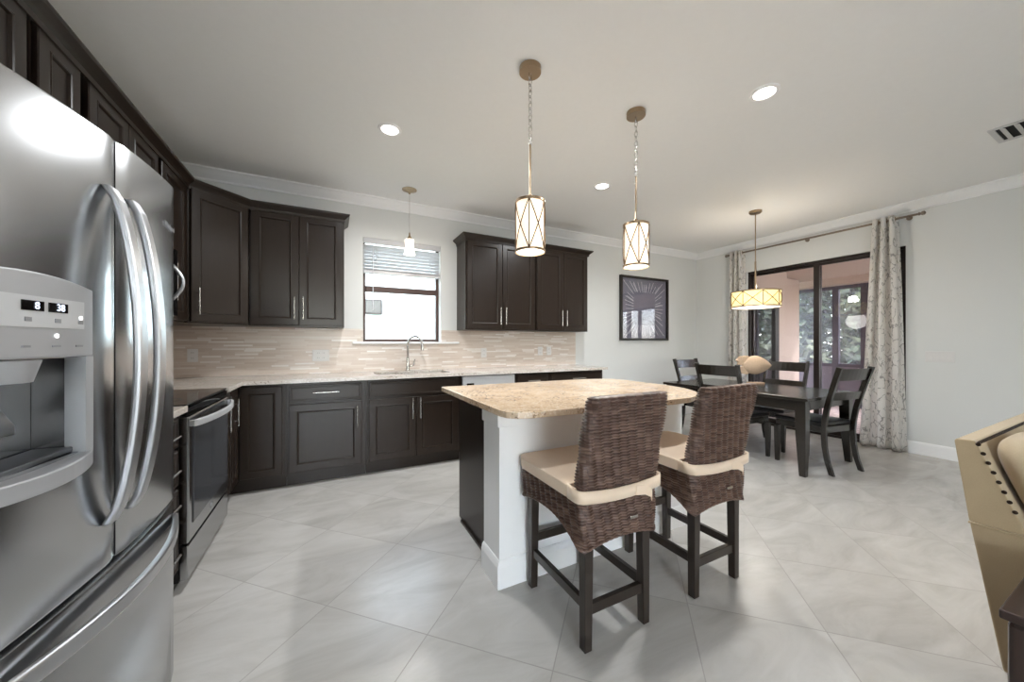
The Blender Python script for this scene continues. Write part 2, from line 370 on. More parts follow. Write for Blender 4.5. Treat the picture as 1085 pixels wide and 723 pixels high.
# kitchen window
wn = MB().panel(WX0, WX1, WZ0, WZ1, [(0, .20), (0, .125), (.035, .125), (.035, .135)])
b = MB(); fy0, fy1 = YB + .10, YB + .145
b.box(WX0, fy0, WZ0, WX0 + .032, fy1, WZ1).box(WX1 - .032, fy0, WZ0, WX1, fy1, WZ1).box(WX0 + .032, fy0, WZ0, WX1 - .032, fy1, WZ0 + .03).box(WX0 + .032, fy0, WZ1 - .03, WX1 - .032, fy1, WZ1)
win = struct('window_1', b, M_winfr, bevel=.003)
struct('window_sash', MB().box(WX0 + .033, fy0 - .012, 1.785, WX1 - .033, fy1 - .01, 1.85), M_winfr, win, bevel=.003)
struct('window_pane', MB().box(WX0 + .03, fy0 + .02, WZ0 + .028, WX1 - .03, fy0 + .026, WZ1 - .028), M_glass, win)
struct('window_sill', MB().box(.20, YB - .035, WZ0 - .024, 1.365, YB + .10, WZ0 - .001), M_trim, bevel=.004)
# blind
bl = thing('window_blind', 'white slatted blind pulled halfway up over kitchen sink window', 'blind', (WX0, YB + .05, WZ1))
W_ = WX1 - WX0
obj('valance', MB().box(.004, -.045, -.06, W_ - .004, -.035, 0), M_blind, bl, bevel=.003)
obj('headrail', MB().box(.006, -.028, -.045, W_ - .006, .028, -.002), M_blind, bl)
for k in range(8):
    z = -.082 - k * .036; b = MB(); a = .5
    b.strip([(.008, 0, z), (W_ - .008, 0, z)], (0, .024 * math.cos(a), -.024 * math.sin(a)), (0, .0015 * math.sin(a), .0015 * math.cos(a)))
    obj('slat', b, M_blind, bl)
obj('stacked_slats', MB().box(.008, -.026, -.375, W_ - .008, .026, -.345).box(.008, -.024, -.342, W_ - .008, .024, -.338).box(.008, -.024, -.334, W_ - .008, .024, -.33), M_blind, bl, bevel=.002)
for x in (.14, .72): obj('ladder_cord', MB().cyl((x, -.03, -.06), (x, -.03, -.36), .0022, n=6), M_blind, bl)
obj('wand', MB().cyl((.10, -.045, -.06), (.10, -.05, -.78), .005, n=8), M_blind, bl)

# patio slider
x0, x1 = XR + .03, XR + .13
b = MB(); b.box(x0, SY0, 0, x1, SY0 + .03, SZ1).box(x0, SY1 - .03, 0, x1, SY1, SZ1).box(x0, SY0 + .03, SZ1 - .035, x1, SY1 - .03, SZ1).box(x0, SY0 + .03, 0, x1, SY1 - .03, .03)
dr = struct('door_1', b, M_frame, bevel=.003)
for (a, c, xx, fa_, fc_) in ((SY0 + .031, 2.40, x0 + .005, .03, .062), (2.338, SY1 - .031, x0 + .05, .062, .022)):
    b = MB(); b.box(xx, a, .032, xx + .038, a + fa_, SZ1 - .037).box(xx, c - fc_, .032, xx + .038, c, SZ1 - .037).box(xx, a + fa_, .032, xx + .038, c - fc_, .10).box(xx, a + fa_, SZ1 - .067, xx + .038, c - fc_, SZ1 - .037)
    p = struct('door_panel', b, M_frame, dr, bevel=.002)
    struct('door_glass', MB().box(xx + .016, a + .01, .098, xx + .022, c - .01, SZ1 - .065), M_sglass, dr)
# unseen glass doors behind the viewer, added to let in fill light
b = MB(); n = 2; pw = (RX1 - RX0) / n
for i in range(n + 1):
    xx = RX0 + i * pw; b.box(max(RX0, xx - .03), YR - .14, 0, min(RX1, xx + .03), YR - .06, RZ1)
b.box(RX0, YR - .14, RZ1 - .06, RX1, YR - .06, RZ1).box(RX0, YR - .14, 0, RX1, YR - .06, .05)
d2 = struct('fill_door', b, M_frame)
struct('door_glass', MB().box(RX0, YR - .104, .05, RX1, YR - .098, RZ1 - .06), M_glass, d2)

# ------------------------------------------------------------------ cabinets
TD = .019
def bar(mb, kind, u, v, L, y):
    r = .0058
    if kind == 'v':
        mb.cyl((u, y - .034, v - L / 2), (u, y - .034, v + L / 2), r, n=10)
        for s_ in (-1, 1): mb.cyl((u, y, v + s_ * L * .32), (u, y - .034, v + s_ * L * .32), .0045, n=8)
    else:
        mb.cyl((u - L / 2, y - .034, v), (u + L / 2, y - .034, v), r, n=10)
        for s_ in (-1, 1): mb.cyl((u + s_ * L * .32, y, v), (u + s_ * L * .32, y - .034, v), .0045, n=8)
    return mb
def door_mb(x0, x1, z0, z1, fw=.058):
    return MB().panel(x0, x1, z0, z1, [(0, 0), (0, -TD + .004), (.004, -TD), (fw, -TD), (fw + .004, -TD - .003), (fw + .010, -TD - .001), (fw + .015, -TD + .009), (fw + .02, -TD + .009)])
def drawer_mb(x0, x1, z0, z1):
    return MB().panel(x0, x1, z0, z1, [(0, 0), (0, -TD + .004), (.005, -TD), (.014, -TD), (.016, -TD - .002), (.02, -TD - .002), (.024, -TD)])
def fronts(root, fl):
    for k, x0, x1, z0, z1, hd in fl:
        if k == 'door': d = obj('door', door_mb(x0, x1, z0, z1), M_esp, root)
        else: d = obj('drawer' if k == 'drawer' else 'false_front', drawer_mb(x0, x1, z0, z1), M_esp, root)
        if hd: obj('handle', bar(MB(), *hd, -TD), M_nick, d, smooth=True)
def cabinet(name, label, loc, rotz, w, d, h, fl, toe=False, g=None, gap=.0):
    r = thing(name, label, 'cabinet', loc, rotz, g)
    b = MB()
    if toe:
        b.box(gap, .0005, .10, w - gap, d, h); obj('carcass', b, M_esp, r)
        obj('toe_kick', MB().box(0, .07, 0, w, d, .099), M_esp, r)
    else:
        b.box(gap, .0005, 0, w - gap, d, h); obj('carcass', b, M_esp, r)
    fronts(r, fl); return r
R90 = PI / 2
UZ, UH = 1.372, 1.04
gW = 'wall cabinets'; gB = 'base cabinets'
# back wall, uppers (frame front y=3.78, doors to 3.761)
def upper_pair(label, x0, w, xr=None):
    m = w / 2
    return cabinet('wall_cabinet', label, (x0, YB - .311, UZ), 0, w, .309, UH,
        [('door', .012, m - .002, .012, UH - .02, ('v', m - .035, .165, .2)), ('door', m + .002, w - .012, .012, UH - .02, ('v', m + .035, .165, .2))], g=gW)
upper_pair('two-door dark wall cabinet left of the sink window', -.632, .745)
upper_pair('two-door dark wall cabinet nearest the right side of the sink window', 1.345, .905)
upper_pair('two-door dark wall cabinet at far right, nearest the framed picture', 2.262, .808)
# diagonal corner upper
A = Vector((-.956, 3.462)); B = Vector((-.636, 3.775)); dd = B - A; ang = math.atan2(dd.y, dd.x); L = dd.length
r = thing('corner_wall_cabinet', 'diagonal single-door dark cabinet in the upper corner', 'cabinet', (A.x, A.y, UZ), ang, gW)
inv = Matrix.Rotation(-ang, 2)
poly = [inv @ (Vector(p) - A) for p in ((-.956, 3.464), (-.638, 3.775), (-.638, YB - .002), (XL + .002, YB - .002), (XL + .002, 3.464))]
obj('carcass', MB().prism([tuple(p) for p in poly], 0, UH), M_esp, r)
fronts(r, [('door', .014, L - .014, .012, UH - .02, ('v', .05, .165, .2))])
# left wall uppers: local x -> +y, front faces +x ; frame front x=-.97
def left_upper(label, y0, w, z0, fl, gap=.02):
    return cabinet('wall_cabinet', label, (-.971, y0, z0), R90, w, .307, UZ + UH - z0, fl, g=gW, gap=gap)
hh = UZ + UH - 1.80 - .02
left_upper('dark cabinet high above the refrigerator, two doors', 1.02, .885, 1.80, [('door', .0, .43, .012, hh, ('v', .40, .12, .13)), ('door', .436, .868, .012, hh, ('v', .47, .12, .13))])
left_upper('narrow single-door dark wall cabinet between the cabinet above the refrigerator and the microwave', 1.912, .315, UZ, [('door', .03, .276, .012, UH - .02, ('v', .06, .165, .2))])
left_upper('short two-door dark cabinet directly above the microwave', 2.232, .755, 1.82, [('door', .015, .355, .012, UH - .468, ('v', .325, .11, .13)), ('door', .361, .72, .012, UH - .468, ('v', .392, .11, .13))])
left_upper('single-door dark wall cabinet between the microwave and the diagonal corner cabinet', 2.992, .468, UZ, [('door', .016, .45, .012, UH - .02, ('v', .145, .26, .26))], gap=.008)
# crown moulding of cabinets
cz = UZ + UH
cprof = [(0, cz - .035), (.006, cz - .035), (.008, cz - .012), (.02, cz + .0), (.034, cz + .012), (.044, cz + .02), (.048, cz + .03), (.048, cz + .036), (0, cz + .036)]
def cm(label, path):
    tag(obj('cabinet_crown_molding', MB().sweep(path, [(o + .0005, z) for o, z in cprof]), M_esp), label, 'molding', 'cabinet crowns')
cm('dark crown molding running along the tops of left and corner wall cabinets', [(-.952, .95), (-.952, 3.455), (-.628, 3.759), (.113, 3.759), (.113, YB - .001)][0:5])
cm('dark crown molding atop the four-door wall cabinets right of the window', [(1.345, YB - .001), (1.345, 3.759), (3.07, 3.759), (3.07, YB - .001)])

# back wall base cabinets (frame front y=3.50)
FY, BH = 3.50, .883; DP = YB - .012 - FY
cabinet('base_cabinet', 'dark base cabinet with one drawer above one door, left of the sink cabinet', (-.335, FY, 0), 0, .622, DP, BH,
        [('drawer', .02, .585, .72, .862, ('h', .30, .795, .2)), ('door', .02, .585, .128, .70, ('v', .545, .565, .2))], True, gB)
cabinet('sink_base_cabinet', 'dark base cabinet under the sink with false front and two doors', (.289, FY, 0), 0, .908, DP, .64,
        [('false', .02, .872, .72, .862, None), ('door', .02, .445, .128, .70, ('v', .41, .595, .2)), ('door', .449, .872, .128, .70, ('v', .484, .595, .2))], True, gB)
sb = bpy.data.objects['sink_base_cabinet']
obj('face_frame', MB().box(0, .0005, .641, .908, .02, BH).box(0, .021, .641, .018, DP, BH).box(.89, .021, .641, .908, DP, BH), M_esp, sb)
cabinet('base_cabinet', 'dark drawer cabinet immediately right of the dishwasher, mostly hidden by island', (1.822, FY, 0), 0, .445, DP, BH,
        [('drawer', .02, .425, .72, .862, ('h', .222, .795, .16)), ('door', .02, .425, .128, .70, ('v', .06, .57, .2))], True, gB)
cabinet('base_cabinet', 'dark base cabinet at right end of back counter, mostly hidden by island', (2.269, FY, 0), 0, .815, DP, BH,
        [('drawer', .02, .795, .72, .862, ('h', .41, .795, .2)), ('door', .02, .405, .128, .70, ('v', .37, .57, .2)), ('door', .41, .795, .128, .70, ('v', .445, .57, .2))], True, gB)
# corner base
FX = -.67
r = thing('corner_base_cabinet', 'dark L-shaped corner base cabinet with two doors right of the range', 'cabinet', (0, 0, 0), 0, gB)
obj('carcass', MB().prism([(XL + .012, YB - .012), (XL + .012, 3.232), (FX, 3.232), (FX, FY), (-.337, FY), (-.337, YB - .012)], .10, BH), M_esp, r)
obj('toe_kick', MB().prism([(XL + .012, YB - .012), (XL + .012, 3.232), (FX - .07, 3.232), (FX - .07, FY + .07), (-.337, FY + .07), (-.337, YB - .012)], 0, .099), M_esp, r)
d = obj('door', MB().add(*[(lambda m: ([(p[0] - .645, p[1] + FY - .0005, p[2]) for p in m.v], m.f))(door_mb(0, .285, .128, .862, .05))][0]), M_esp, r)
m = door_mb(0, .225, .128, .862, .045); bm_ = bar(MB(), 'v', .06, .70, .2, -TD)
tr_ = lambda p: (FX + .0005 - p[1], p[0] + 3.24, p[2])
d = obj('door', MB().add([tr_(p) for p in m.v], m.f), M_esp, r)
obj('handle', MB().add([tr_(p) for p in bm_.v], bm_.f), M_nick, d, smooth=True)
# left run
DL = abs(XL + .012 - FX)
cabinet('narrow_base_cabinet', 'very narrow dark pull-out base cabinet right beside the range', (FX, 3.036, 0), R90, .194, DL, BH,
        [('door', .008, .186, .128, .862, ('v', .038, .725, .25))], True, gB)
cabinet('drawer_base_cabinet', 'dark cabinet of four drawers between refrigerator and range', (FX, 1.72, 0), R90, .537, DL, BH,
        [('drawer', .015, .522, .72, .862, ('h', .30, .79, .25)), ('drawer', .015, .522, .535, .705, ('h', .30, .63, .25)), ('drawer', .015, .522, .34, .52, ('h', .30, .47, .25)), ('drawer', .015, .522, .128, .325, ('h', .30, .245, .25))], True, gB)

# countertops
b = MB(); sx0, sx1, sy0, sy1 = .39, 1.125, 3.60, 3.965
ZT0, ZT1 = .884, .914
b.prism([(XL + .011, 3.036), (-.622, 3.036), (-.622, 3.455), (sx0, 3.455), (sx0, YB - .011), (XL + .011, YB - .011)], ZT0, ZT1)
b.box(sx0, 3.455, ZT0, sx1, sy0, ZT1).box(sx0, sy1, ZT0, sx1, YB - .011, ZT1).box(sx1, 3.455, ZT0, 3.135, YB - .011, ZT1)
tag(obj('countertop', b, M_gran_b, bevel=.0), 'pale granite L-shaped countertop along the back wall with sink', 'countertop')
tag(obj('countertop', MB().box(XL + .012, 1.705, ZT0, -.622, 2.262, ZT1), M_gran_b, bevel=.003), 'small pale granite counter piece between refrigerator and range', 'countertop')
# sink
sk = thing('kitchen_sink', 'undermount kitchen sink in the back countertop below window', 'sink', (0, 0, 0))
b = MB(); rr = [(0, .8835), (0, .70), (.02, .68)]
b.loops([[(sx0 - .012 + i, sy0 - .012 + i, z), (sx1 + .012 - i, sy0 - .012 + i, z), (sx1 + .012 - i, sy1 + .012 - i, z), (sx0 - .012 + i, sy1 + .012 - i, z)] for i, z in [(0, .8835), (.014, .8835), (.016, .70), (.03, .68)]], True, False, True)
obj('basin', b, M_sink, sk); obj('drain', MB().lathe([(.0, .683), (.045, .683), (.045, .681)], ((sx0 + sx1) / 2, 3.78, 0), 20), M_nick, sk)
# faucet
fx, fy = .757, 4.02
fa = thing('kitchen_faucet', 'nickel gooseneck faucet behind the sink under the window', 'faucet', (fx, fy, ZT1))
obj('base', MB().lathe([(.028, 0), (.028, .006), (.02, .016), (.017, .05), (.016, .14), (0.0, .14)], n=20, cap=True), M_nick, fa, smooth=True)
dirx, diry = .72, -.69
pts = [(0, 0, .13), (0, 0, .28)]
for k in range(1, 15):
    a = PI * k / 14; pts.append((.092 * (1 - math.cos(a)) * dirx, .092 * (1 - math.cos(a)) * diry, .28 + .10 * math.sin(a)))
obj('spout', MB().tube(pts, .0115, 12), M_nick, fa, smooth='all')
ex, ey = .184 * dirx, .184 * diry
obj('spray_head', MB().lathe([(.0, .225), (.018, .225), (.019, .24), (.0165, .27), (.0125, .29), (0, .29)], (ex, ey, 0), 16), M_nick, fa, smooth=True)
obj('lever', MB().tube([(.0, 0, .055), (.055, .0, .055), (.066, 0, .062), (.069, 0, .10), (.078, 0, .125)], [.011, .011, .009, .007, .005], 10), M_nick, fa, smooth='all')

# ------------------------------------------------------------------ dishwasher
dw = thing('dishwasher', 'stainless steel dishwasher between the sink cabinet and right drawers', 'dishwasher', (1.203, 3.48, 0))
obj('tub', MB().box(.004, .03, .1, .612, .59, .875), M_black, dw); obj('toe_plate', MB().box(.01, .09, 0, .606, .12, .099), M_black, dw)
obj('door', MB().box(.006, 0, .105, .61, .029, .74), M_steel, dw, bevel=.004)
cp = obj('control_panel', MB().box(.006, 0, .744, .61, .029, .872), M_satin, dw, bevel=.004)
obj('handle', MB().tube([(.08, 0, .70), (.08, -.04, .70), (.536, -.04, .70), (.536, 0, .70)], .011, 10), M_steel_h, dw, smooth=True)
obj('display', MB().box(.05, -.001, .78, .13, .002, .80), M_blackgl, cp)

# ------------------------------------------------------------------ range
rg = thing('kitchen_range', 'slide-in electric range with stainless oven door and black glass top', 'range', (-.652, 2.27, 0), R90)
W_ = .758
obj('body', MB().box(.003, .008, .05, W_ - .003, .612, .90), M_black, rg)
obj('cooktop', MB().box(.0, -.02, .901, W_, .612, .918), M_blackgl, rg, bevel=.004)
for x, y, r_ in ((.2, .16, .10), (.56, .16, .08), (.2, .42, .08), (.56, .42, .11)):
    obj('burner_ring', MB().lathe([(r_, .9185), (r_ + .004, .9188), (r_ + .006, .9185)], (x, y, 0), 32), M_steel_d, rg)
obj('control_panel', MB().loops([[(x, -.02, .862), (x, -.026, .90), (x, .007, .90), (x, .007, .862)] for x in (.003, W_ - .003)]), M_blackgl, rg)
od = obj('oven_door', MB().panel(.004, W_ - .004, .235, .855, [(0, .007), (0, -.024), (.006, -.03), (.06, -.03), (.06, -.03)]), M_steel, rg, bevel=.002)
wq = [(.055, .30), (W_ - .055, .30), (W_ - .055, .80), (.055, .80)]
obj('window', MB().panel(.055, W_ - .055, .315, .80, [(0, -.028), (0, -.033), (.004, -.0345), (.01, -.0345)]), M_oven, od)
pts = []; ww = []
for k in range(21):
    t = k / 20; x = .02 + t * (W_ - .04); pts.append((x, -.048 - .05 * math.sin(PI * t) ** .7, .822)); 
obj('handle', MB().strip(pts, (0, .007, 0), (0, 0, .017)).box(.012, -.052, .807, .034, -.03, .837).box(W_ - .034, -.052, .807, W_ - .012, -.03, .837), M_satin, od, bevel=.003)
obj('badge', MB().cyl((W_ / 2, -.03, .272), (W_ / 2, -.0315, .272), .018, n=24), M_steel_h, od)
obj('storage_drawer', MB().box(.004, -.026, .055, W_ - .004, .007, .222), M_steel, rg, bevel=.004)
for x in (.05, W_ - .05):
    for y in (.06, .55): obj('foot', MB().cyl((x, y, 0), (x, y, .05), .018, n=12), M_black, rg)
# ------------------------------------------------------------------ microwave
mw = thing('microwave', 'stainless over-range microwave with curved handle, mostly hidden by refrigerator', 'microwave', (-.90, 2.236, 1.39), R90)
obj('case', MB().box(0, .0, 0, .748, .37, .42), M_black, mw)
md = obj('door', MB().box(.0, -.03, .0, .56, -.001, .42), M_steel, mw, bevel=.004)
obj('window', MB().box(.06, -.033, .07, .48, -.029, .35), M_blackgl, md)
cp = obj('control_panel', MB().box(.562, -.03, 0, .748, -.001, .42), M_blackgl, mw, bevel=.003)
pts = [(.655, -.03 - .052 * math.sin(PI * k / 14), .10 + .21 * k / 14) for k in range(15)]
obj('handle', MB().tube(pts, .011, 10), M_steel_h, md, smooth='all')

# ------------------------------------------------------------------ refrigerator
FW = .79; rot = math.radians(90 - 3)
ca, sa = math.cos(rot), math.sin(rot)
fr = thing('refrigerator', 'stainless french door refrigerator with ice dispenser and bottom freezer', 'refrigerator', (-.478 - FW * ca, 1.618 - FW * sa, 0), rot)
BUL = .03
def fy_(x): t = x / FW; return -BUL * 4 * t * (1 - t)
def ztop(x): return 1.752 - .060 * (1 - x / FW)
def front_panel(x0, x1, z0f, z1f, th=.055, n=14, ed=.007, hole=None):
    """curved front door slab between x0,x1; z as functions"""
    ls = []
    def sec(x, ins, y_extra):
        return None
    xs = [x0 + (x1 - x0) * i / n for i in range(n + 1)]
    out = []
    for x in xs:
        e0 = min(1, (x - x0) / ed) if ed else 1; e1 = min(1, (x1 - x) / ed) if ed else 1; e = min(e0, e1)
        y = fy_(x) + ed * .8 * (1 - math.sqrt(max(0, 1 - (1 - e) ** 2)))
        out.append([(x, .06, z0f(x)), (x, y + ed, z0f(x)), (x, y + ed * .3, z0f(x) + ed * .3), (x, y, z0f(x) + ed), (x, y, z1f(x) - ed), (x, y + ed * .3, z1f(x) - ed * .3), (x, y + ed, z1f(x)), (x, .06, z1f(x))])
    return MB().loops(out)
obj('case', MB().box(.012, .062, .05, FW - .012, .70, 1.68), M_steel_d, fr)
GZ = .688
fz = obj('freezer_drawer', front_panel(0.0, FW, lambda x: .085, lambda x: GZ - .008), M_steel, fr, smooth=True)
# recess lip + bowed handle of the freezer
pts = [(.035 + (FW - .07) * k / 24, fy_(.035 + (FW - .07) * k / 24) - .006 - .050 * math.sin(PI * k / 24) ** .9, .63) for k in range(25)]
obj('handle', MB().strip(pts, (0, .008, 0), (0, 0, .018)), M_steel_h, fz, bevel=.005)
obj('grille', MB().box(.02, .012, .01, FW - .02, .05, .08), M_black, fr)
for x in (.05, FW - .05): obj('foot', MB().cyl((x, .03, 0), (x, .03, .055), .02, n=12), M_black, fr)
H_ = FW / 2
ld = obj('left_door', front_panel(0, H_ - .003, lambda x: GZ + .004, ztop), M_steel, fr, smooth=True)
RCX0, RCX1, RCZ0, RCZ1, RCY = .024, .267, .99, 1.19, .048
cut = obj('cutter', MB().box(RCX0, -.2, RCZ0, RCX1, RCY, RCZ1), M_steel, fr)
bo = ld.modifiers.new('recess', 'BOOLEAN'); bo.operation = 'DIFFERENCE'; bo.object = cut; bo.solver = 'EXACT'
bpy.context.view_layer.update()
me_ = bpy.data.meshes.new_from_object(ld.evaluated_get(bpy.context.evaluated_depsgraph_get())); ld.modifiers.clear(); ld.data = me_
bpy.data.objects.remove(cut)
rd = obj('right_door', front_panel(H_ + .003, FW, lambda x: GZ + .004, ztop), M_steel, fr, smooth=True)
for d_, hx in ((ld, H_ - .047), (rd, H_ + .045)):
    pts = []
    for k in range(25):
        t = k / 24; pts.append((hx, fy_(hx) - .006 - .056 * math.sin(PI * t) ** .6, .795 + .795 * t))
    obj('handle', MB().strip(pts, (.0185, 0, 0), (0, .0085, 0)), M_steel_h, d_, bevel=.006)
text('Whirlpool', .024, rd, M_steel_h, 'logo', (FW - .075, fy_(FW - .075) - .002, 1.60), (R90, 0, math.atan2(fy_(FW - .06) - fy_(FW - .09), .03)))
# dispenser : local frame on the left door
DX0, DX1 = .006, .285
def dy(x): return fy_(x)
def bezel(x0, x1, z0f, z1f, y0, y1, n=10):
    return MB().loops([[(x, dy(x) + y1, z0f(x)), (x, dy(x) + y0, z0f(x)), (x, dy(x) + y0, z1f(x)), (x, dy(x) + y1, z1f(x))] for x in [x0 + (x1 - x0) * i / n for i in range(n + 1)]])
cxd = (DX0 + DX1) / 2
arch = lambda x: 1.335 + .016 * (1 - ((x - cxd) / (DX1 - cxd)) ** 2)
sag = lambda x: .955 - .006 * (1 - ((x - cxd) / (DX1 - cxd)) ** 2)
di = obj('dispenser', bezel(DX0, DX1, lambda x: 1.192, arch, -.012, .02), M_bezel, ld, bevel=.003)
lipy = lambda x: -.012 - .026 * (1 - ((x - cxd) / (DX1 - cxd)) ** 2)
obj('lower_lip', MB().loops([[(x, dy(x) + .02, sag(x)), (x, dy(x) + lipy(x), sag(x)), (x, dy(x) + lipy(x), sag(x) + .034), (x, dy(x) + .02, sag(x) + .034)] for x in [DX0 + (DX1 - DX0) * i / 12 for i in range(13)]]), M_bezel, di, bevel=.003)
for xa, xb in ((DX0, RCX0 + .004), (RCX1 - .004, DX1)): obj('side_trim', bezel(xa, xb, lambda x: .986, lambda x: 1.192, -.012, .02, 2), M_bezel, di)
obj('recess_liner', MB().box(RCX0 + .001, RCY - .004, RCZ0, RCX1 - .001, RCY - .001, RCZ1), M_steel, di)
obj('drip_tray', MB().box(RCX0 + .003, dy(.14) - .002, RCZ0 + .001, RCX1 - .003, RCY - .006, RCZ0 + .012), M_steel_d, di, bevel=.003)
obj('chute', MB().cyl((cxd - .03, dy(cxd) + .03, 1.150), (cxd - .03, dy(cxd) + .03, 1.189), .05, .06, 20), M_bezel, di, smooth=True)
obj('paddle', MB().loops([[(cxd - .03 - .04 * q, RCY - .006 - yq, z_), (cxd - .03 + .04 * q, RCY - .006 - yq, z_), (cxd - .03 + .04 * q, RCY - .014 - yq, z_), (cxd - .03 - .04 * q, RCY - .014 - yq, z_)] for z_, q, yq in ((1.150, .6, .0), (1.10, .9, .02), (1.07, 1.0, .035), (1.055, .8, .04))]), M_steel_d, di, bevel=.003)
pn = obj('control_panel', bezel(DX0 + .02, DX1 - .03, lambda x: 1.249, lambda x: 1.306, -.014, -.010), M_panel, di)
def pt(x, z, y=-.0146): return (x, dy(x) + y, z)
def yaw(x): return math.atan2(dy(x + .01) - dy(x - .01), .02)
for x, tx in ((.138, '8'), (.19, '38')):
    obj('display', bezel(x - .021, x + .021, lambda q: 1.279, lambda q: 1.297, -.0155, -.013, 3), M_blackgl, pn)
    text(tx, .019, pn, M_digit, 'digits', pt(x + (.006 if tx == '8' else .003), 1.288, -.0165), (R90, 0, yaw(x)), .0003)
for x in (.075, .13, .19, .245):
    obj('icon', MB().box(x - .007, dy(x) - .0148, 1.259, x + .007, dy(x) - .0135, 1.267), M_icon, pn)
    obj('button_mark', MB().box(x - .010, dy(x) - .0128, 1.212, x + .010, dy(x) - .0115, 1.216), M_icon, di)
for x, z, y in ((.245, 1.272, -.0155), (.19, 1.234, -.0135)):
    obj('indicator', MB().cyl((x, dy(x) + y, z), (x, dy(x) + y + .002, z), .004, n=10), M_led, di)

# ------------------------------------------------------------------ island
isl = thing('kitchen_island', 'kitchen island with white drywall front and dark end panel', 'island', (0, 0, 0))
obj('knee_wall', MB().box(.747, 1.60, 0, 2.10, 1.80, .883), M_trim, isl)
obj('wall_cap', MB().box(.735, 1.592, .80, 2.112, 1.80, .883), M_trim, isl, bevel=.003)
obj('cabinet_body', MB().box(.815, 1.802, .10, 2.05, 2.372, .883), M_esp, isl)
obj('end_panel', MB().box(.798, 1.802, .012, .814, 2.372, .883), M_esp, isl, bevel=.001)
obj('end_panel', MB().box(2.051, 1.802, .012, 2.067, 2.372, .883), M_esp, isl, bevel=.001)
obj('toe_kick', MB().box(.816, 1.802, 0, 2.05, 2.31, .099), M_esp, isl)
obj('shoe_molding', MB().box(.786, 1.802, 0, .7975, 2.31, .016), M_esp, isl)
obj('baseboard', MB().sweep([(.747, 1.80), (.747, 1.60), (2.10, 1.60), (2.10, 1.80)][::-1][::-1], [(o, z) for o, z in [(-.0, 0), (.016, 0), (.016, .105), (.010, .125), (.004, .135), (0, .135)]]), M_trim, isl)
for i in range(3):
    xa = .82 + i * .41; m = door_mb(0, .40, .128, .70); h_ = bar(MB(), 'v', .36, .57, .2, -TD)
    rv = lambda p: (xa + .405 - p[0], 2.373 - p[1], p[2])
    d_ = obj('door', MB().add([rv(p) for p in m.v], m.f), M_esp, isl); obj('handle', MB().add([rv(p) for p in h_.v], h_.f), M_nick, d_, smooth=True)
    m = drawer_mb(0, .40, .72, .862); d_ = obj('drawer', MB().add([rv(p) for p in m.v], m.f), M_esp, isl)
    h_ = bar(MB(), 'h', .2, .79, .2, -TD); obj('handle', MB().add([rv(p) for p in h_.v], h_.f), M_nick, d_, smooth=True)
poly = [(.685, 1.47), (.697, 1.42), (.735, 1.38), (.80, 1.362), (1.5, 1.315), (1.80, 1.318), (1.93, 1.36), (2.06, 1.465), (2.15, 1.62), (2.185, 1.80), (2.185, 2.24), (2.15, 2.31), (2.08, 2.35), (1.9, 2.41), (.695, 2.435), (.685, 2.42)]
tag(obj('island_countertop', MB().prism(poly, .884, .914), M_gran_i, bevel=.003), 'speckled golden beige granite top on the kitchen island', 'countertop')

# ------------------------------------------------------------------ wicker stools
def rrect(hx, y0, y1, r, n):
    """points along rounded rectangle perimeter, returns list (x,y,nx,ny,s)"""
    segs = []; cx = hx - r
    pts = []
    def line(a, b_, nx, ny):
        L_ = math.hypot(b_[0] - a[0], b_[1] - a[1]); pts.append(('l', a, b_, nx, ny, L_))
    line((-cx, y0), (cx, y0), 0, -1); pts.append(('a', (cx, y0 + r), -PI / 2, 0, 0, r * PI / 2))
    line((hx, y0 + r), (hx, y1 - r), 1, 0); pts.append(('a', (cx, y1 - r), 0, 0, 0, r * PI / 2))
    line((cx, y1), (-cx, y1), 0, 1); pts.append(('a', (-cx, y1 - r), PI / 2, 0, 0, r * PI / 2))
    line((-hx, y1 - r), (-hx, y0 + r), -1, 0); pts.append(('a', (-cx, y0 + r), PI, 0, 0, r * PI / 2))
    T = sum(p[5] for p in pts); out = []
    for i in range(n):
        s_ = T * i / n; a = s_
        for p in pts:
            if a <= p[5] + 1e-9: break
            a -= p[5]
        if p[0] == 'l':
            t = a / p[5]; out.append((p[1][0] + (p[2][0] - p[1][0]) * t, p[1][1] + (p[2][1] - p[1][1]) * t, p[3], p[4], s_))
        else:
            an = p[2] + a / r; out.append((p[1][0] + r * math.cos(an), p[1][1] + r * math.sin(an), math.cos(an), math.sin(an), s_))
    return out, T
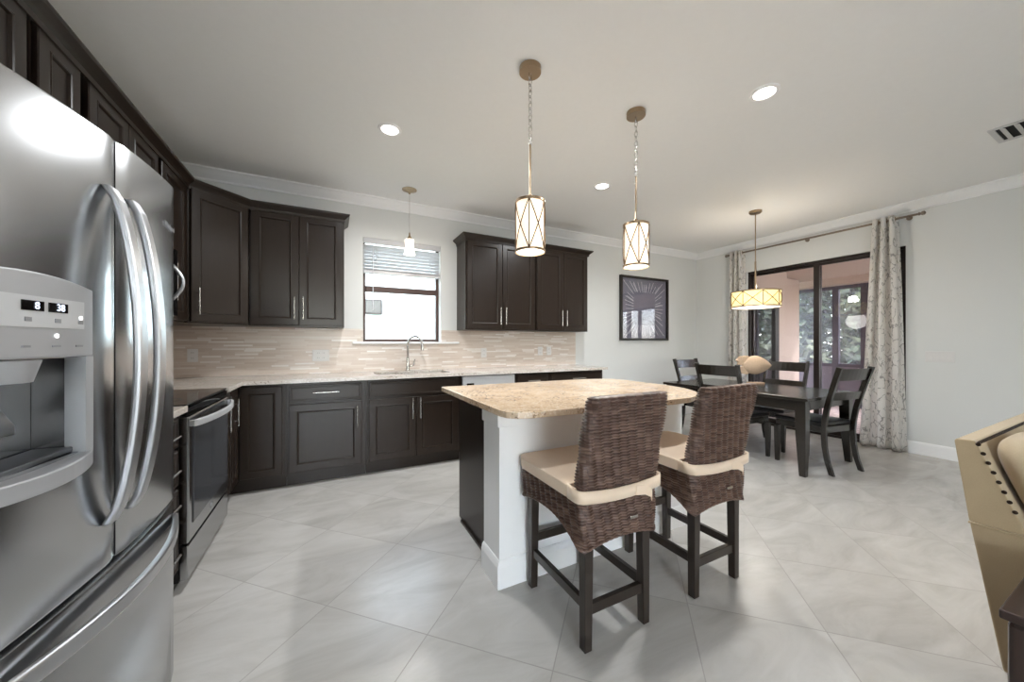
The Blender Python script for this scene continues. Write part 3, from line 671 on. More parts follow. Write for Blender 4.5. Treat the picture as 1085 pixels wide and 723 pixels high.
def weave(hx, y0, y1, r, zb, zt, lean, rowh, stake, bottom=None, top_round=False, ts=5, tr=4):
    _, T = rrect(hx, y0, y1, r, 8); ns = int(round(T / stake / 2)) * 2; n = ns * ts
    P, T = rrect(hx, y0, y1, r, n); rows = int(round((zt - zb) / rowh)); m = MB(); uv = []
    for j in range(rows * tr + 1):
        v = j / tr; row = min(int(v), rows - 1); fv = v - row if j < rows * tr else 1
        pr = math.sqrt(max(0, 1 - (2 * fv - 1) ** 2))
        sl = row * .13
        z = zb + (zt - zb) * j / (rows * tr)
        ins = 0
        if top_round:
            k = max(0, (z - (zt - .03)) / .03); ins = .022 * (1 - math.sqrt(max(0, 1 - k * k)))
        lx, ly = lean(z)
        for i, (x, y, nx, ny, s_) in enumerate(P):
            ph = i / ts; a = math.cos(PI * (ph + sl)); d_ = (.0044 * a + .0040) * pr - .0075 * (1 - pr) ** .8 - ins
            zz = z if bottom is None else max(z, bottom(x, y) - .0)
            m.v.append((x + nx * d_ + lx * (1 if True else 0), y + ny * d_ + ly, zz)); uv.append(((ph + sl + 1) / 2 + .001, v + .001 if fv < 1 else v - .01))
    for j in range(rows * tr):
        for i in range(n):
            k = (i + 1) % n
            if bottom is not None:
                if all(m.v[q][2] <= bottom(m.v[q][0], m.v[q][1]) + 1e-6 for q in (j * n + i, j * n + k, (j + 1) * n + k, (j + 1) * n + i)) and m.v[(j + 1) * n + i][2] - m.v[j * n + i][2] < 1e-7: continue
            m.f.append((j * n + i, j * n + k, (j + 1) * n + k, (j + 1) * n + i))
    return m, uv, n, rows * tr, P
def make_stool(label, loc):
    r = thing('bar_stool', label, 'stool', loc, 0, 'wicker stools')
    def bottom(x, y):
        tx = min(1, abs(x) / .205); ty = min(1, abs(y - .005) / .24)
        if abs(x) > .19: f = 1 - ty ** 2.2; return .405 + .09 * f if y < 0 else .455 + .04 * f
        f = 1 - tx ** 2.2
        return .405 + .03 * f if y < 0 else .455 + .05 * f
    m, uv, n, nr, P = weave(.207, -.235, .245, .03, .40, .602, lambda z: (0, 0), .0122, .022, bottom)
    top = nr * n; m.f.append(tuple(top + i for i in range(n)))
    st = obj('woven_seat', m, M_wick, r, smooth='all', uv=uv, recalc=False)
    rim = [(x, y, bottom(x, y)) for x, y, _, _, _ in P[::3]]
    obj('braided_rim', MB().tube(rim, [.0075 if i % 2 else .006 for i in range(len(rim))], 6, True), M_wick, st, smooth='all', uv=[(random.random() * 9, 0) for _ in range(9999)])
    def lean(z):
        t = max(0, (z - .60) / .42); return (0, -.012 * math.sin(PI * t) * 0 - .075 * t ** 1.25)
    m, uv, n, nr, P = weave(.206, -.235, -.175, .026, .585, 1.018, lean, .0122, .022, None, True)
    top = nr * n; m.f.append(tuple(top + i for i in range(n)))
    bk = obj('woven_backrest', m, M_wick, r, smooth='all', uv=uv, recalc=False)
    # cushion with notch for the backrest
    cu = [(-.219, -.215), (-.2105, -.215), (-.2105, -.162), (.2105, -.162), (.2105, -.215), (.219, -.215), (.226, -.15), (.226, .20), (.21, .245), (.17, .262), (-.17, .262), (-.21, .245), (-.226, .20), (-.226, -.15)]
    cs = obj('cushion', MB().prism(cu, .604, .655), M_cush, r, bevel=.012, seg=3)
    obj('cushion_piping', MB().tube([(x, y, .652) for x, y in [(-.222, -.15), (-.224, .20), (-.208, .243), (-.17, .26), (.17, .26), (.208, .243), (.224, .20), (.222, -.15)]], .004, 6), M_cush, cs)
    pts = []; tv = []
    for x, y, nx, ny in [(-.2235, -.17, -1, 0), (-.2245, -.215, -1, 0), (-.221, -.236, -.85, -.5), (-.208, -.2485, -.4, -.9)] + [(-.19 + .38 * k / 16, -.2515, 0, -1) for k in range(17)] + [(.208, -.2485, .4, -.9), (.221, -.236, .85, -.5), (.2245, -.215, 1, 0), (.2235, -.17, 1, 0)]:
        n_ = Vector((nx, ny, 0)).normalized(); pts.append((x, y, .6285 - .014 * max(0, 1 - (x / .2) ** 2))); tv.append(tuple(n_ * .003))
    obj('tie_band', MB().strip(pts, (0, 0, .0245), tv), M_cush, cs, smooth='all')
    obj('tie_end', MB().loops([[(x, -.258, z0), (x, -.2525, z0), (x, -.2525, z1), (x, -.258, z1)] for x, z0, z1 in ((.06, .592, .63), (.11, .585, .625), (.148, .567, .605), (.152, .55, .59))]), M_cush, cs)
    obj('maker_plate', MB().box(.04, -.245, .49, .085, -.2385, .503), M_nick, st, bevel=.002)
    for sx in (-1, 1):
        for yb, yt, nm in ((-.222, -.19, 0), (.232, .20, 1)):
            zt = .45
            x_out, x_top = .178, .176
            cxb = sx * (x_out - .019); cxt = sx * (x_top - .021); cyb = yb - math.copysign(.019, yb); cyt = yb - math.copysign(.021, yb)
            obj('leg', MB().loops([[(cxb - .018, cyb - .018, 0), (cxb + .018, cyb - .018, 0), (cxb + .018, cyb + .018, 0), (cxb - .018, cyb + .018, 0)],
                [(cxt - .022, cyt - .022, .52), (cxt + .022, cyt - .022, .52), (cxt + .022, cyt + .022, .52), (cxt - .022, cyt + .022, .52)]]), M_stoolwd, r, bevel=.003)
        obj('stretcher', MB().box(sx * .157 - .011, -.182, .155, sx * .157 + .011, .192, .195), M_stoolwd, r, bevel=.002)
    obj('stretcher', MB().box(-.138, -.212, .135, .138, -.19, .178), M_stoolwd, r, bevel=.002)
    obj('stretcher', MB().box(-.138, .20, .225, .138, .222, .265), M_stoolwd, r, bevel=.002)
    return r
st = make_stool('brown woven wicker stool with cream cushion, left one at the island', (1.062, 1.325, 0))
dup(st, (1.715, 1.325, 0), 0, 'brown woven wicker stool with cream cushion, right one nearest the dining table')

# ------------------------------------------------------------------ dining set
tb = thing('dining_table', 'black rectangular wooden dining table by the patio doors', 'table', (4.295, 2.39, 0))
TZ = .722; hx, hy = .505, .775
obj('tabletop', MB().box(-hx, -hy, TZ - .03, hx, hy, TZ), M_tablewd, tb, bevel=.006)
a_ = .05
obj('apron', MB().box(-hx + a_, -hy + a_ + .01, TZ - .13, hx - a_, -hy + a_ + .032, TZ - .031).box(-hx + a_, hy - a_ - .032, TZ - .13, hx - a_, hy - a_ - .01, TZ - .031)
    .box(-hx + a_ + .0, -hy + a_ + .032, TZ - .13, -hx + a_ + .022, hy - a_ - .032, TZ - .031).box(hx - a_ - .022, -hy + a_ + .032, TZ - .13, hx - a_, hy - a_ - .032, TZ - .031), M_tablewd, tb)
for sx in (-1, 1):
    for sy in (-1, 1):
        ox, oy = sx * (hx - .03), sy * (hy - .03); ls = []
        for z, s_ in ((0, .05), (.38, .08), (TZ - .031, .085)):
            xs = sorted((ox, ox - sx * s_)); ys = sorted((oy, oy - sy * s_)); ls.append([(xs[0], ys[0], z), (xs[1], ys[0], z), (xs[1], ys[1], z), (xs[0], ys[1], z)])
        obj('leg', MB().loops(ls), M_tablewd, tb, bevel=.003)
def make_chair(label, loc, rz):
    r = thing('dining_chair', label, 'chair', loc, rz, 'dining chairs')
    # seat: local +y is the front
    sp = [(-.20, -.19), (.20, -.19), (.235, .235), (.20, .25), (-.20, .25), (-.235, .235)]
    obj('seat', MB().prism(sp, .435, .475), M_leather, r, bevel=.014, seg=3)
    obj('seat_frame', MB().prism([(-.195, -.20), (.195, -.20), (.222, .228), (-.222, .228)], .375, .434), M_tablewd, r)
    for sx in (-1, 1):
        obj('leg', MB().loops([[(sx * .222 - s_, .235 - .02 - s_, z), (sx * .222 + s_, .215 - s_, z), (sx * .222 + s_, .215 + s_, z), (sx * .222 - s_, .215 + s_, z)] for z, s_ in ((0, .016), (.25, .021), (.374, .022))]), M_tablewd, r, bevel=.002)
        pts = []
        for z, y in ((0, -.265), (.12, -.228), (.25, -.207), (.38, -.20), (.47, -.205), (.60, -.225), (.75, -.262), (.90, -.305), (1.0, -.335)): pts.append((sx * (.207 + .016 * max(0, (z - .4) / .6)), y, z))
        obj('back_post', MB().strip(pts, (.0145, 0, 0), [(0, .021, .004) for _ in pts]), M_tablewd, r, bevel=.003)
    for z0, z1 in ((.875, .985), (.69, .765)):
        def yy(z): return -.225 - (z - .60) * .27
        ls = []
        for k in range(9):
            t = k / 8; x = -.205 + .41 * t; bow = -.018 * math.sin(PI * t)
            ls.append([(x, yy(z0) + bow - .009, z0), (x, yy(z0) + bow + .009, z0), (x, yy(z1) + bow + .009, z1), (x, yy(z1) + bow - .009, z1)])
        obj('back_rail', MB().loops(ls), M_tablewd, r, bevel=.002)
    obj('cross_bar', MB().box(-.19, -.02, .385, .19, .0, .43), M_tablewd, r)
    return r
ch = make_chair('black dining chair at near end of table beside patio curtain', (4.335, 1.785, 0), math.radians(-9))
dup(ch, (3.975, 2.365, 0), -R90, 'black dining chair on island side of table, seen from behind')
dup(ch, (4.71, 2.365, 0), R90, 'black dining chair on patio side of table behind the fish ornament')
dup(ch, (4.47, 3.02, 0), PI, 'black dining chair at far end of table near the back wall')
# fish ornament
fi = thing('fish_sculpture', 'beige stone fish ornament on rods standing on the dining table', 'sculpture', (4.62, 2.50, TZ), math.radians(-27))
obj('base', MB().box(-.085, -.045, 0, .085, .045, .022), M_stone, fi, bevel=.006)
obj('rod', MB().cyl((-.03, 0, .02), (-.03, 0, .14), .004, n=8), M_black, fi); obj('rod', MB().cyl((.04, 0, .02), (.04, 0, .13), .004, n=8), M_black, fi)
ls = []
for k in range(21):
    t = k / 20; x = -.165 + .36 * t; h = .112 * (math.sin(PI * min(1, t ** .85)) ** .8) * (1 if t > .1 else .8) + .012 * (1 - t); tk = .05 * math.sin(PI * min(1, t)) ** .8 + .006
    ls.append([(x, tk * math.cos(a), .225 + h * (1.0 if math.sin(a) > 0 else .92) * math.sin(a)) for a in [2 * PI * i / 20 for i in range(20)]])
obj('body', MB().loops(ls), M_stone, fi, smooth='all')
obj('tail_fin', MB().loops([[(x, yq, z) for x, z in ((-.24, .20), (-.165, .235), (-.06, .32), (-.10, .345), (-.20, .335), (-.245, .29), (-.215, .265))] for yq in (-.012, .012)]), M_stone, fi, bevel=.006)
obj('lower_fin', MB().loops([[(x, yq, z) for x, z in ((-.215, .205), (-.15, .22), (-.06, .15), (-.10, .115), (-.17, .125), (-.195, .15))] for yq in (-.012, .012)]), M_stone, fi, bevel=.006)

# ------------------------------------------------------------------ ceiling lights
def chain(mb, z0, z1, ln=.046):
    n = int(round((z1 - z0) / (ln * .72))); st_ = (z1 - z0) / n
    for i in range(n):
        zc = z0 + st_ * (i + .5); pl = i % 2; pts = []
        for k in range(12):
            a = 2 * PI * k / 12; u, v = .0105 * math.cos(a), ln / 2 * math.sin(a); pts.append((u if pl else 0, 0 if pl else u, zc + v))
        mb.tube(pts, .0025, 6, True)
    return mb
def cage(R_, z0, z1, n, rr=.0032):
    b = MB()
    for k in range(n):
        a0 = 2 * PI * k / n; a1 = 2 * PI * (k + 1) / n
        arc = lambda a, z: (R_ * math.cos(a), R_ * math.sin(a), z)
        b.tube([arc(a0, z0), arc(a0, z1)], rr, 6)
        b.tube([arc(a0 + (a1 - a0) * q / 6, z0 + (z1 - z0) * q / 6) for q in range(7)], rr, 6)
        b.tube([arc(a0 + (a1 - a0) * q / 6, z1 - (z1 - z0) * q / 6) for q in range(7)], rr, 6)
    return b
def pendant(label, loc):
    r = thing('pendant_lamp', label, 'pendant lamp', loc, .35, 'island pendants')
    z = ZC - loc[2]
    obj('canopy', MB().lathe([(0, z - .03), (.0605, z - .03), (.0615, z - .029), (.0615, z - .0), (0, z)], n=32), M_brass, r, smooth=True)
    obj('chain', chain(MB(), .62, z - .03), M_nick, r, smooth='all')
    obj('stem', MB().cyl((0, 0, .295), (0, 0, .62), .0055, n=10).lathe([(0, .30), (.014, .30), (.012, .33), (0, .335)], n=14), M_brass, r, smooth=True)
    sh = obj('shade', MB().lathe([(0, .012), (.079, .012), (.079, .282), (0, .282)], n=40), M_shade, r, smooth=True)
    for z0 in (.005, .282): obj('band', MB().lathe([(.081, z0), (.086, z0), (.086, z0 + .014), (.081, z0 + .014), (.081, z0)], n=40), M_brass, r, smooth=True)
    obj('cage', cage(.084, .012, .288, 5, .003), M_cage, r, smooth=True)
    lamp('pendant_light', 'POINT', r, (0, 0, -.06), 6, .06, (1, .95, .88)); lamp('ceiling_fill', 'POINT', r, (0, .03, .36), 1.0, .05, (1, .96, .92))  # second lamp, above the shade, is added to brighten the ceiling
    return r
pendant('brass cage pendant lamp over left end of the island', (1.005, 1.74, 1.727))
pendant('brass cage pendant lamp over right end of the island', (1.835, 1.75, 1.727))
r = thing('drum_pendant_lamp', 'wide yellow drum pendant lamp hanging over the dining table', 'pendant lamp', (4.47, 2.42, 1.635))
z = ZC - 1.635
obj('canopy', MB().lathe([(0, z - .028), (.055, z - .028), (.065, z - .018), (.065, z), (0, z)], n=32), M_brass, r, smooth=True)
obj('stem', MB().cyl((0, 0, .19), (0, 0, z - .028), .006, n=10).cyl((0, 0, .19), (0, 0, .55), .010, n=12), M_brass, r, smooth=True)
obj('shade', MB().lathe([(.245, .015), (.245, .185)], n=56), M_drum, r, smooth=True)
obj('diffuser', MB().lathe([(0, .004), (.235, .004), (.243, .012), (0, .02)], n=56), M_shade, r, smooth=True)
obj('top_spider', MB().box(-.244, -.006, .178, .244, .006, .186).box(-.006, -.244, .178, .006, .244, .186), M_brass, r)
for z0 in (.006, .183): obj('band', MB().lathe([(.247, z0), (.254, z0), (.254, z0 + .012), (.247, z0 + .012), (.247, z0)], n=56), M_brass, r, smooth=True)
obj('cage', cage(.251, .018, .183, 8, .0034), M_cage, r, smooth=True)
lamp('drum_light', 'POINT', r, (0, 0, -.08), 7, .12, (1, .96, .9)); lamp('drum_uplight', 'POINT', r, (.12, 0, .24), 11, .06, (1, .95, .87))
r = thing('mini_pendant_lamp', 'small frosted bell pendant lamp hanging before the kitchen window', 'pendant lamp', (.711, 3.68, 2.12))
z = ZC - 2.12
obj('canopy', MB().lathe([(0, z - .045), (.008, z - .045), (.012, z - .03), (.05, z - .012), (.072, z - .006), (.072, z), (0, z)], n=32), M_brass, r, smooth=True)
obj('cord', MB().cyl((0, 0, .2), (0, 0, z - .04), .002, n=8), M_nick, r)
obj('socket', MB().lathe([(0, .225), (.006, .222), (.010, .19), (.03, .155), (.032, .148), (0, .148)], n=20), M_brass, r, smooth=True)
obj('glass_shade', MB().lathe([(0, .15), (.044, .15), (.046, .14), (.042, .09), (.043, .05), (.052, .012), (.055, 0), (.0, .004)], n=32), M_bell, r, smooth=True)
lamp('bell_light', 'POINT', r, (0, 0, -.05), 3, .05, (1, .9, .78))
def downlight(label, x, y):
    r = thing('recessed_downlight', label, 'ceiling light', (x, y, ZC), 0, 'recessed downlights')
    obj('trim_ring', MB().lathe([(.058, -.002), (.060, -.008), (.078, -.006), (.082, 0), (.058, 0)], n=40), M_trim, r, smooth=True)
    obj('lens', MB().lathe([(0, -.004), (.057, -.004), (.057, -.001), (0, -.001)], n=40), M_lens, r)
    lamp('downlight_bulb', 'AREA', r, (0, 0, -.012), LAMP_W, .11, (.95, .98, 1), spread=math.radians(160))
downlight('round recessed ceiling downlight left of the pendants, nearest the sink', .382, 2.705)
downlight('round recessed ceiling downlight nearest the viewer, right of the pendants', 2.401, 1.247)
downlight('round recessed ceiling downlight between the two island pendants', 2.394, 2.721)
# ceiling vent
vt = thing('ceiling_vent', 'white louvered ceiling air vent near the patio wall', 'vent', (4.46, .43, ZC))
vx, vy = .17, .30
obj('frame', MB().box(-vx, -vy, -.008, -vx + .03, vy, 0).box(vx - .03, -vy, -.008, vx, vy, 0).box(-vx + .03, -vy, -.008, vx - .03, -vy + .03, 0).box(-vx + .03, vy - .03, -.008, vx - .03, vy, 0), M_vent, vt, bevel=.002)
obj('duct_backing', MB().box(-vx + .03, -vy + .03, -.0015, vx - .03, vy - .03, 0), M_dark, vt)
for k in range(9):
    y = -vy + .058 + k * .06; obj('louver', MB().strip([(-vx + .03, y, -.009), (vx - .03, y, -.009)], (0, .013, .006), (0, .0006, -.0012)), M_vent, vt)

# ------------------------------------------------------------------ walls: picture, outlets
PX0, PX1, PZ0, PZ1 = 3.935, 4.985, 1.262, 2.268
pc = thing('framed_picture', 'dark framed art print of white radiating lines on back wall', 'picture', (PX0, YB - .002, PZ0))
pw, ph = PX1 - PX0, PZ1 - PZ0; f_ = .035
obj('frame', MB().box(0, -.045, 0, f_, 0, ph).box(pw - f_, -.045, 0, pw, 0, ph).box(f_, -.045, 0, pw - f_, 0, f_).box(f_, -.045, ph - f_, pw - f_, 0, ph), M_picfr, pc, bevel=.003)
ar = obj('art_print', MB().box(f_, -.014, f_, pw - f_, -.004, ph - f_), M_art, pc)
b = MB(); rnd = random.Random(3); cx_, cz_ = pw / 2, ph / 2
def ray_line(a, k0, k1):
    dx, dz = math.cos(a), math.sin(a); hx_, hz_ = .46, .44
    R0 = min(.24 / max(1e-6, abs(dx)), .26 / max(1e-6, abs(dz))); R1 = min(hx_ / max(1e-6, abs(dx)), hz_ / max(1e-6, abs(dz)))
    p0 = R0 * k0; p1 = R0 + (R1 - R0) * k1; nx, nz = -dz * .004, dx * .004
    b.strip([(cx_ + dx * p0, -.0148, cz_ + dz * p0), (cx_ + dx * p1, -.0148, cz_ + dz * p1)], (nx, 0, nz), (0, .0005, 0))
for k in range(40):
    a = 2 * PI * (k + .35 * rnd.random()) / 40; ray_line(a, 1.0, .55 + .45 * rnd.random())
    if k % 4 == 1: ray_line(a + .035, 1.0, .5 + .3 * rnd.random())
obj('radiating_lines', b, M_artline, ar)
obj('glazing', MB().box(f_, -.028, f_, pw - f_, -.025, ph - f_), M_pglass, pc)
def plate(name, label, loc, rz, w_, gangs, kind):
    r = thing(name, label, 'outlet' if kind == 'o' else 'switch', loc, rz, 'wall plates')
    obj('cover_plate', MB().box(-w_ / 2, -.006, -.058, w_ / 2, 0, .058), M_plate, r, bevel=.003)
    for g in range(gangs):
        x = (g - (gangs - 1) / 2) * .046
        if kind == 'o':
            for zz in (-.024, .024):
                f1 = obj('socket', MB().box(x - .016, -.0075, zz - .015, x + .016, -.006, zz + .015), M_plate, r, bevel=.001)
                obj('slots', MB().box(x - .008, -.008, zz - .005, x - .005, -.0074, zz + .007).box(x + .005, -.008, zz - .005, x + .008, -.0074, zz + .007), M_slot, f1)
        else:
            obj('rocker', MB().loops([[(x - .016, -.006, z_), (x + .016, -.006, z_), (x + .016, y_, z_), (x - .016, y_, z_)] for z_, y_ in ((-.033, -.011), (0, -.008), (.033, -.0065))]), M_plate, r, bevel=.001)
    return r
yb = YB - .0105
plate('electrical_outlet', 'white outlet on backsplash below the diagonal corner cabinet', (-1.09, yb, 1.11), 0, .075, 1, 'o')
plate('electrical_outlet', 'double-width white outlet plate on backsplash between corner cabinet and faucet', (-.09, yb, 1.095), 0, .15, 2, 'o')
plate('electrical_outlet', 'white outlet on backsplash above the dishwasher', (1.69, yb, 1.10), 0, .075, 1, 'o')
plate('electrical_outlet', 'left plate of the white outlet pair at backsplash right end', (2.51, yb, 1.113), 0, .075, 1, 'o')
plate('electrical_outlet', 'right plate of the white outlet pair at backsplash right end', (2.65, yb, 1.113), 0, .075, 1, 'o')
plate('light_switch', 'white four-gang light switch plate on wall right of patio curtain', (XR - .0005, 1.28, 1.075), -R90, .21, 4, 's')

# ------------------------------------------------------------------ curtains
rx, rz_ = XR - .10, 2.615
rd_ = thing('curtain_rod', 'long bronze curtain rod above the patio sliding door', 'curtain rod', (rx, 0, rz_))
obj('pole', MB().cyl((0, 1.41, 0), (0, 3.46, 0), .012, n=14), M_rod, rd_, smooth=True)
for y, s_ in ((1.41, -1), (3.46, 1)): obj('finial', MB().loops([MB().ring((0, y + s_ * q, 0), (0, 1, 0), rr_, 14) for q, rr_ in ((0, .014), (.004, .018), (.012, .018), (.016, .012), (.03, .022), (.045, .022), (.055, .008))]), M_rod, rd_, smooth=True)
for y in (1.50, 2.45, 3.38): obj('bracket', MB().cyl((0.0, y, -.0), (.098, y, -.0), .006, n=8).cyl((.092, y, 0), (.0985, y, 0), .025, n=16), M_rod, rd_, smooth=True)
def curtain(label, yt0, yt1, yb0, yb1, folds):
    r = thing('patterned_curtain', label, 'curtain', (rx, 0, 0), 0, 'grommet curtains')
    m = MB(); nU, nV = 90, 40; uv = []
    for j in range(nV + 1):
        v = j / nV; z = .012 + (2.655 - .012) * v
        k = max(0, 1 - v) ** .8
        y0 = yt0 + (yb0 - yt0) * k; y1 = yt1 + (yb1 - yt1) * k
        for i in range(nU + 1):
            u = i / nU; ph = 2 * PI * folds * u
            x = (.046 - .004 * k) * math.cos(ph) + .012 * k * math.sin(2.3 * ph + 2 * v) - .0
            yy = y0 + (y1 - y0) * u + .010 * math.sin(2 * ph) + .006 * k * math.sin(ph * .5 + 5 * v)
            m.v.append((max(-.075, min(.09, x)), yy, z)); uv.append((u * 1.3, z))
    for j in range(nV):
        for i in range(nU): a = j * (nU + 1) + i; m.f.append((a, a + 1, a + nU + 2, a + nU + 1))
    o = obj('cloth', m, M_curt, r, smooth='all', uv=uv, recalc=False)
    so = o.modifiers.new('cloth_thickness', 'SOLIDIFY'); so.thickness = .0016
    for i in range(int(folds * 2)):
        u = (i + .5) / (folds * 2); y = yt0 + (yt1 - yt0) * u
        obj('grommet', MB().tube([(.024 * math.cos(a) * .25, y + .006 * math.cos(a), rz_ + .024 * math.sin(a)) for a in [2 * PI * q / 16 for q in range(16)]], .005, 8, True), M_brass, r, smooth='all')
    return r
curtain('patterned curtain right of patio door, branch print, floor length', 1.575, 1.775, 1.50, 1.90, 3)
curtain('patterned curtain at far left of patio door, behind dining lamp', 3.235, 3.435, 3.20, 3.49, 3)

# ------------------------------------------------------------------ sofa and end table
sf = thing('sofa', 'beige linen sofa with dark nailhead trim at right edge', 'sofa', (2.2, 0, 0))
LX = 1.9
obj('base', MB().prism_x([(.415, .526), (.338, .012), (-.42, .012), (-.42, .34), (-.30, .40), (.20, .42), (.285, .526)], 0, LX), M_sofa, sf, bevel=.006)
bk = obj('backrest', MB().prism_x([(.416, .531), (.453, .835), (.447, .843), (.404, .845), (.40, .84), (.285, .531)], 0, LX), M_sofa, sf, bevel=.004)
obj('piping', MB().tube([(-.003, .417, .5285), (-.003, .29, .5285)], .0045, 6), M_sofa, bk)
def nail(b, p, ax):
    p = Vector(p); ax = Vector(ax).normalized()
    b.loops([b.ring(p + ax * h, ax, r_, 10) for h, r_ in ((0, .0072), (.0022, .0062), (.004, .003))])
for k in range(8):
    t = k / 7; b = MB(); nail(b, (-.001, .394 - .082 * t, .833 - .225 * t), (-1, 0, 0)); obj('nailhead', b, M_nail, bk, smooth=True)
for k in range(70):
    b = MB(); x = .012 + k * .0165; nail(b, (x, .3985, .834), (0, -.94, .34)); obj('nailhead', b, M_nail, bk, smooth=True)
obj('seat_cushion', MB().box(.02, -.44, .425, .94, .185, .545), M_sofa, sf, bevel=.03, seg=4); obj('seat_cushion', MB().box(.96, -.44, .425, LX - .02, .185, .545), M_sofa, sf, bevel=.03, seg=4)
for x in (.06, LX - .06):
    for y in (-.36, .29): obj('foot', MB().cyl((x, y, 0), (x, y, .06), .018, .025, 12), M_stoolwd, sf)
pl = thing('throw_pillow', 'plump sand coloured pillow leaning on the sofa backrest', 'pillow', (2.455, .285, .70)); pl.rotation_euler = (-.35, 0, 0)
ls = []
for k in range(13):
    t = -1 + 2 * k / 12; q = math.sqrt(max(.0004, 1 - t * t)); ls.append([(.20 * (abs(math.cos(a)) ** .5) * math.copysign(1, math.cos(a)) * (q ** .35), .058 * t, 0.165 * (abs(math.sin(a)) ** .5) * math.copysign(1, math.sin(a)) * (q ** .35)) for a in [2 * PI * i / 32 for i in range(32)]])
obj('cover', MB().loops(ls), M_pillow, pl, smooth='all')
et = thing('end_table', 'dark brown wooden end table beside the sofa', 'table', (1.612, .255, 0))
obj('tabletop', MB().box(0, -.55, .475, .54, 0, .50), M_etab, et, bevel=.004)
obj('cabinet_box', MB().box(.006, -.528, .03, .53, -.012, .474), M_etab, et, bevel=.012)
dq = obj('drawer', MB().box(.05, -.54, .24, .49, -.528, .44), M_stoolwd, et, bevel=.003); obj('knob', MB().cyl((.27, -.54, .34), (.27, -.56, .34), .012, n=14), M_nick, dq)
for x in (.03, .475):
    for y in (-.52, -.065): obj('foot', MB().box(x, y, 0, x + .035, y + .035, .029), M_etab, et, bevel=.003)

# ------------------------------------------------------------------ outside
struct('ground', MB().box(-30, -30, -.25, 40, 40, -.12), M_grass)
struct('bounce_slab', MB().box(-8, YR - 9, -.119, 10, YR - .2, -.03), simple('pale_bounce', (212, 213, 214), .9))  # unseen pale slab, added to bounce daylight up to the ceiling
struct('lanai_floor', MB().box(XR + .2, -4, -.119, 9.2, 6, -.03), M_paver)
b = MB(); b.box(XR + .2, 3.40, -.03, 7.25, 3.65, 2.48).box(7.25, 3.70, -.03, 8.35, 3.95, 2.48); struct('lanai_wall', b, M_stucco)
struct('lanai_ceiling', MB().box(XR + .2, -4, 2.49, 9.1, 6, 2.60), M_stucco)
struct('lanai_beam', MB().box(8.72, -4, 2.36, 9.05, 6, 2.488), M_stucco)
# window in lanai wall
b = MB(); b.box(5.98, 3.35, 0, 6.04, 3.399, 2.13).box(6.78, 3.35, 0, 6.90, 3.399, 2.13).box(6.04, 3.35, 2.07, 6.78, 3.399, 2.13).box(6.04, 3.35, 0, 6.78, 3.399, .06)
d3 = struct('door_3', b, M_frame); struct('door_glass', MB().box(6.04, 3.38, .06, 6.78, 3.392, 2.07), glass('mirror_like_glass', (.6, .65, .6, 1), 2.3, 3.2), d3)
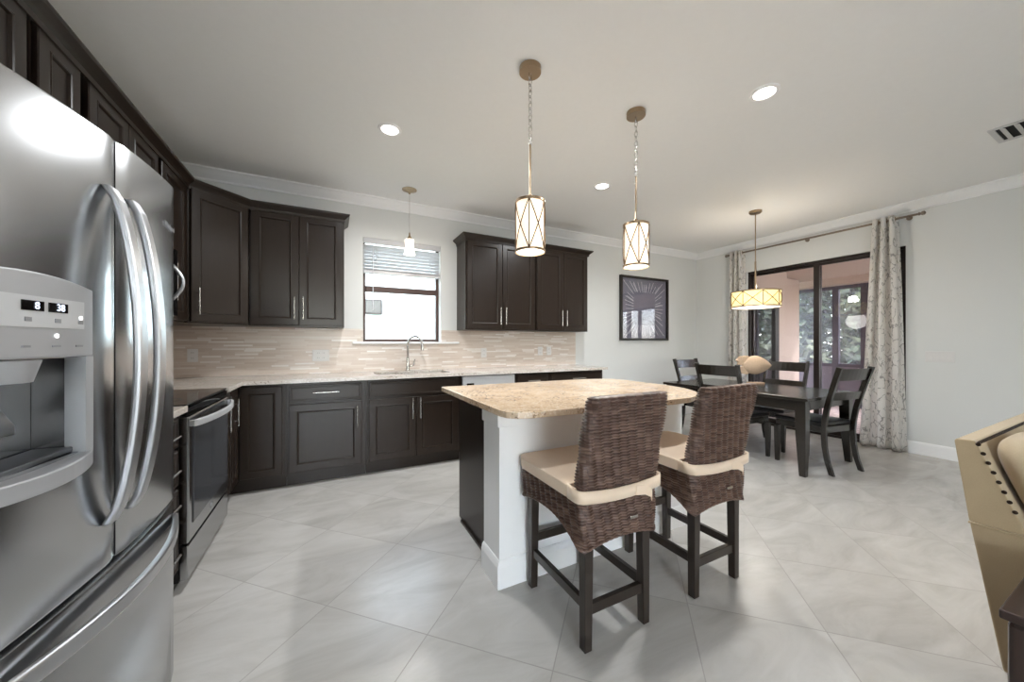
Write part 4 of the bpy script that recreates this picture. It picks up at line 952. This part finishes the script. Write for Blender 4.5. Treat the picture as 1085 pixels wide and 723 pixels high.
# screen enclosure
sc = thing('screen_enclosure', 'dark framed insect screen wall around the patio outside the sliding door', 'screen', (9.0, 0, -.03))
b = MB()
ys = [-3.9, -2.7, -1.5, -.3, .8, 1.9, 2.92, 3.36, 4.2, 5.9]
for y in ys[:-1] + [5.9]:
    wd = .05 if y != 2.92 else .06; obj('post', MB().box(-.04, y - wd, 0, .04, y + wd, 2.385), M_post, sc)
obj('rail', MB().box(-.03, -3.9, .78, .03, 5.9, .84), M_post, sc); obj('rail', MB().box(-.03, -3.9, 2.32, .03, 5.9, 2.385), M_post, sc)
obj('kick_plate', MB().box(-.01, -3.9, .0, .01, 5.9, .78), simple('grey_kick_plate', (118, 108, 116), .6), sc)
for i in range(len(ys) - 1): obj('mesh_panel', MB().box(-.003, ys[i], .84, .003, ys[i + 1], 2.32), M_screen, sc)
def bush(name, label, loc, rx_, ry_, rz_, n, mat, trunk=0, grp='garden plants', leaf=.15):
    r = thing(name, label, 'plant', loc, 0, grp); rnd = random.Random(hash((loc[0] * 31 + loc[1])) % 9999)
    b = MB()
    for _ in range(n):
        a = rnd.uniform(0, 2 * PI); cz_ = rnd.uniform(-1, 1); q = rnd.uniform(.35, 1) ** .5; s_ = math.sqrt(1 - cz_ * cz_)
        p = Vector((rx_ * q * s_ * math.cos(a), ry_ * q * s_ * math.sin(a), trunk + rz_ + rz_ * q * cz_))
        d1 = Vector((rnd.uniform(-1, 1), rnd.uniform(-1, 1), rnd.uniform(-1, 1))).normalized(); d2 = d1.orthogonal().normalized(); l_ = leaf * rnd.uniform(.6, 1.4)
        b.add([p - d1 * l_, p + d2 * l_ * .4, p + d1 * l_, p - d2 * l_ * .4], [(0, 1, 2, 3)])
    obj('foliage', b, mat, r, recalc=False)
    obj('trunk', MB().tube([(0, 0, 0), (.03, .02, (trunk + rz_) * .5), (0, .05, trunk + rz_)], [.09 if trunk else .03, .07 if trunk else .025, .04 if trunk else .015], 8), M_bark, r, smooth='all')
bush('garden_tree', 'leafy tree beyond the patio screen, farthest left through the door', (12.4, 5.9, -.12), 1.3, 1.15, 2.3, 4500, M_leaf, .2)
bush('garden_tree', 'grey-green tree beyond the patio screen behind its dark post', (12.7, 3.5, -.12), 1.4, 1.15, 2.2, 4500, M_leaf2, .2)
bush('garden_tree', 'tree beyond the patio screen partly behind the right curtain', (13.0, 1.1, -.12), 1.6, 1.15, 2.3, 4500, M_leaf, .2)
bush('garden_tree', 'tall bushy tree farther off, filling the gap behind the patio screen', (15.9, 5.7, -.12), 1.6, 2.0, 2.6, 5000, M_leaf, .0)
bush('garden_shrub', 'low shrub outside behind the screen rail on the left', (10.4, 4.75, -.12), .8, .66, .75, 1200, M_leaf2)
bush('garden_shrub', 'low shrub outside behind the screen rail in the middle', (10.6, 3.15, -.12), .8, .68, .7, 1200, M_leaf)
bush('garden_shrub', 'low shrub outside behind the screen rail beside the curtain', (10.5, 1.5, -.12), .8, .66, .7, 1200, M_leaf2)
# neighbour's wall beyond the kitchen window
nb = thing('neighbor_house', 'white stucco house next door seen through the kitchen window', 'house', (0, 8.0, -.12))
obj('wall', MB().box(-6, 0, 0, 7, .3, 4.2), M_nbr, nb)
nw = obj('window', MB().box(.62, -.03, 1.95, .97, 0, 2.26), M_frame, nb); obj('pane', MB().box(.65, -.035, 1.98, .94, -.03, 2.23), simple('grey_pane', (72, 70, 64), .6), nw)
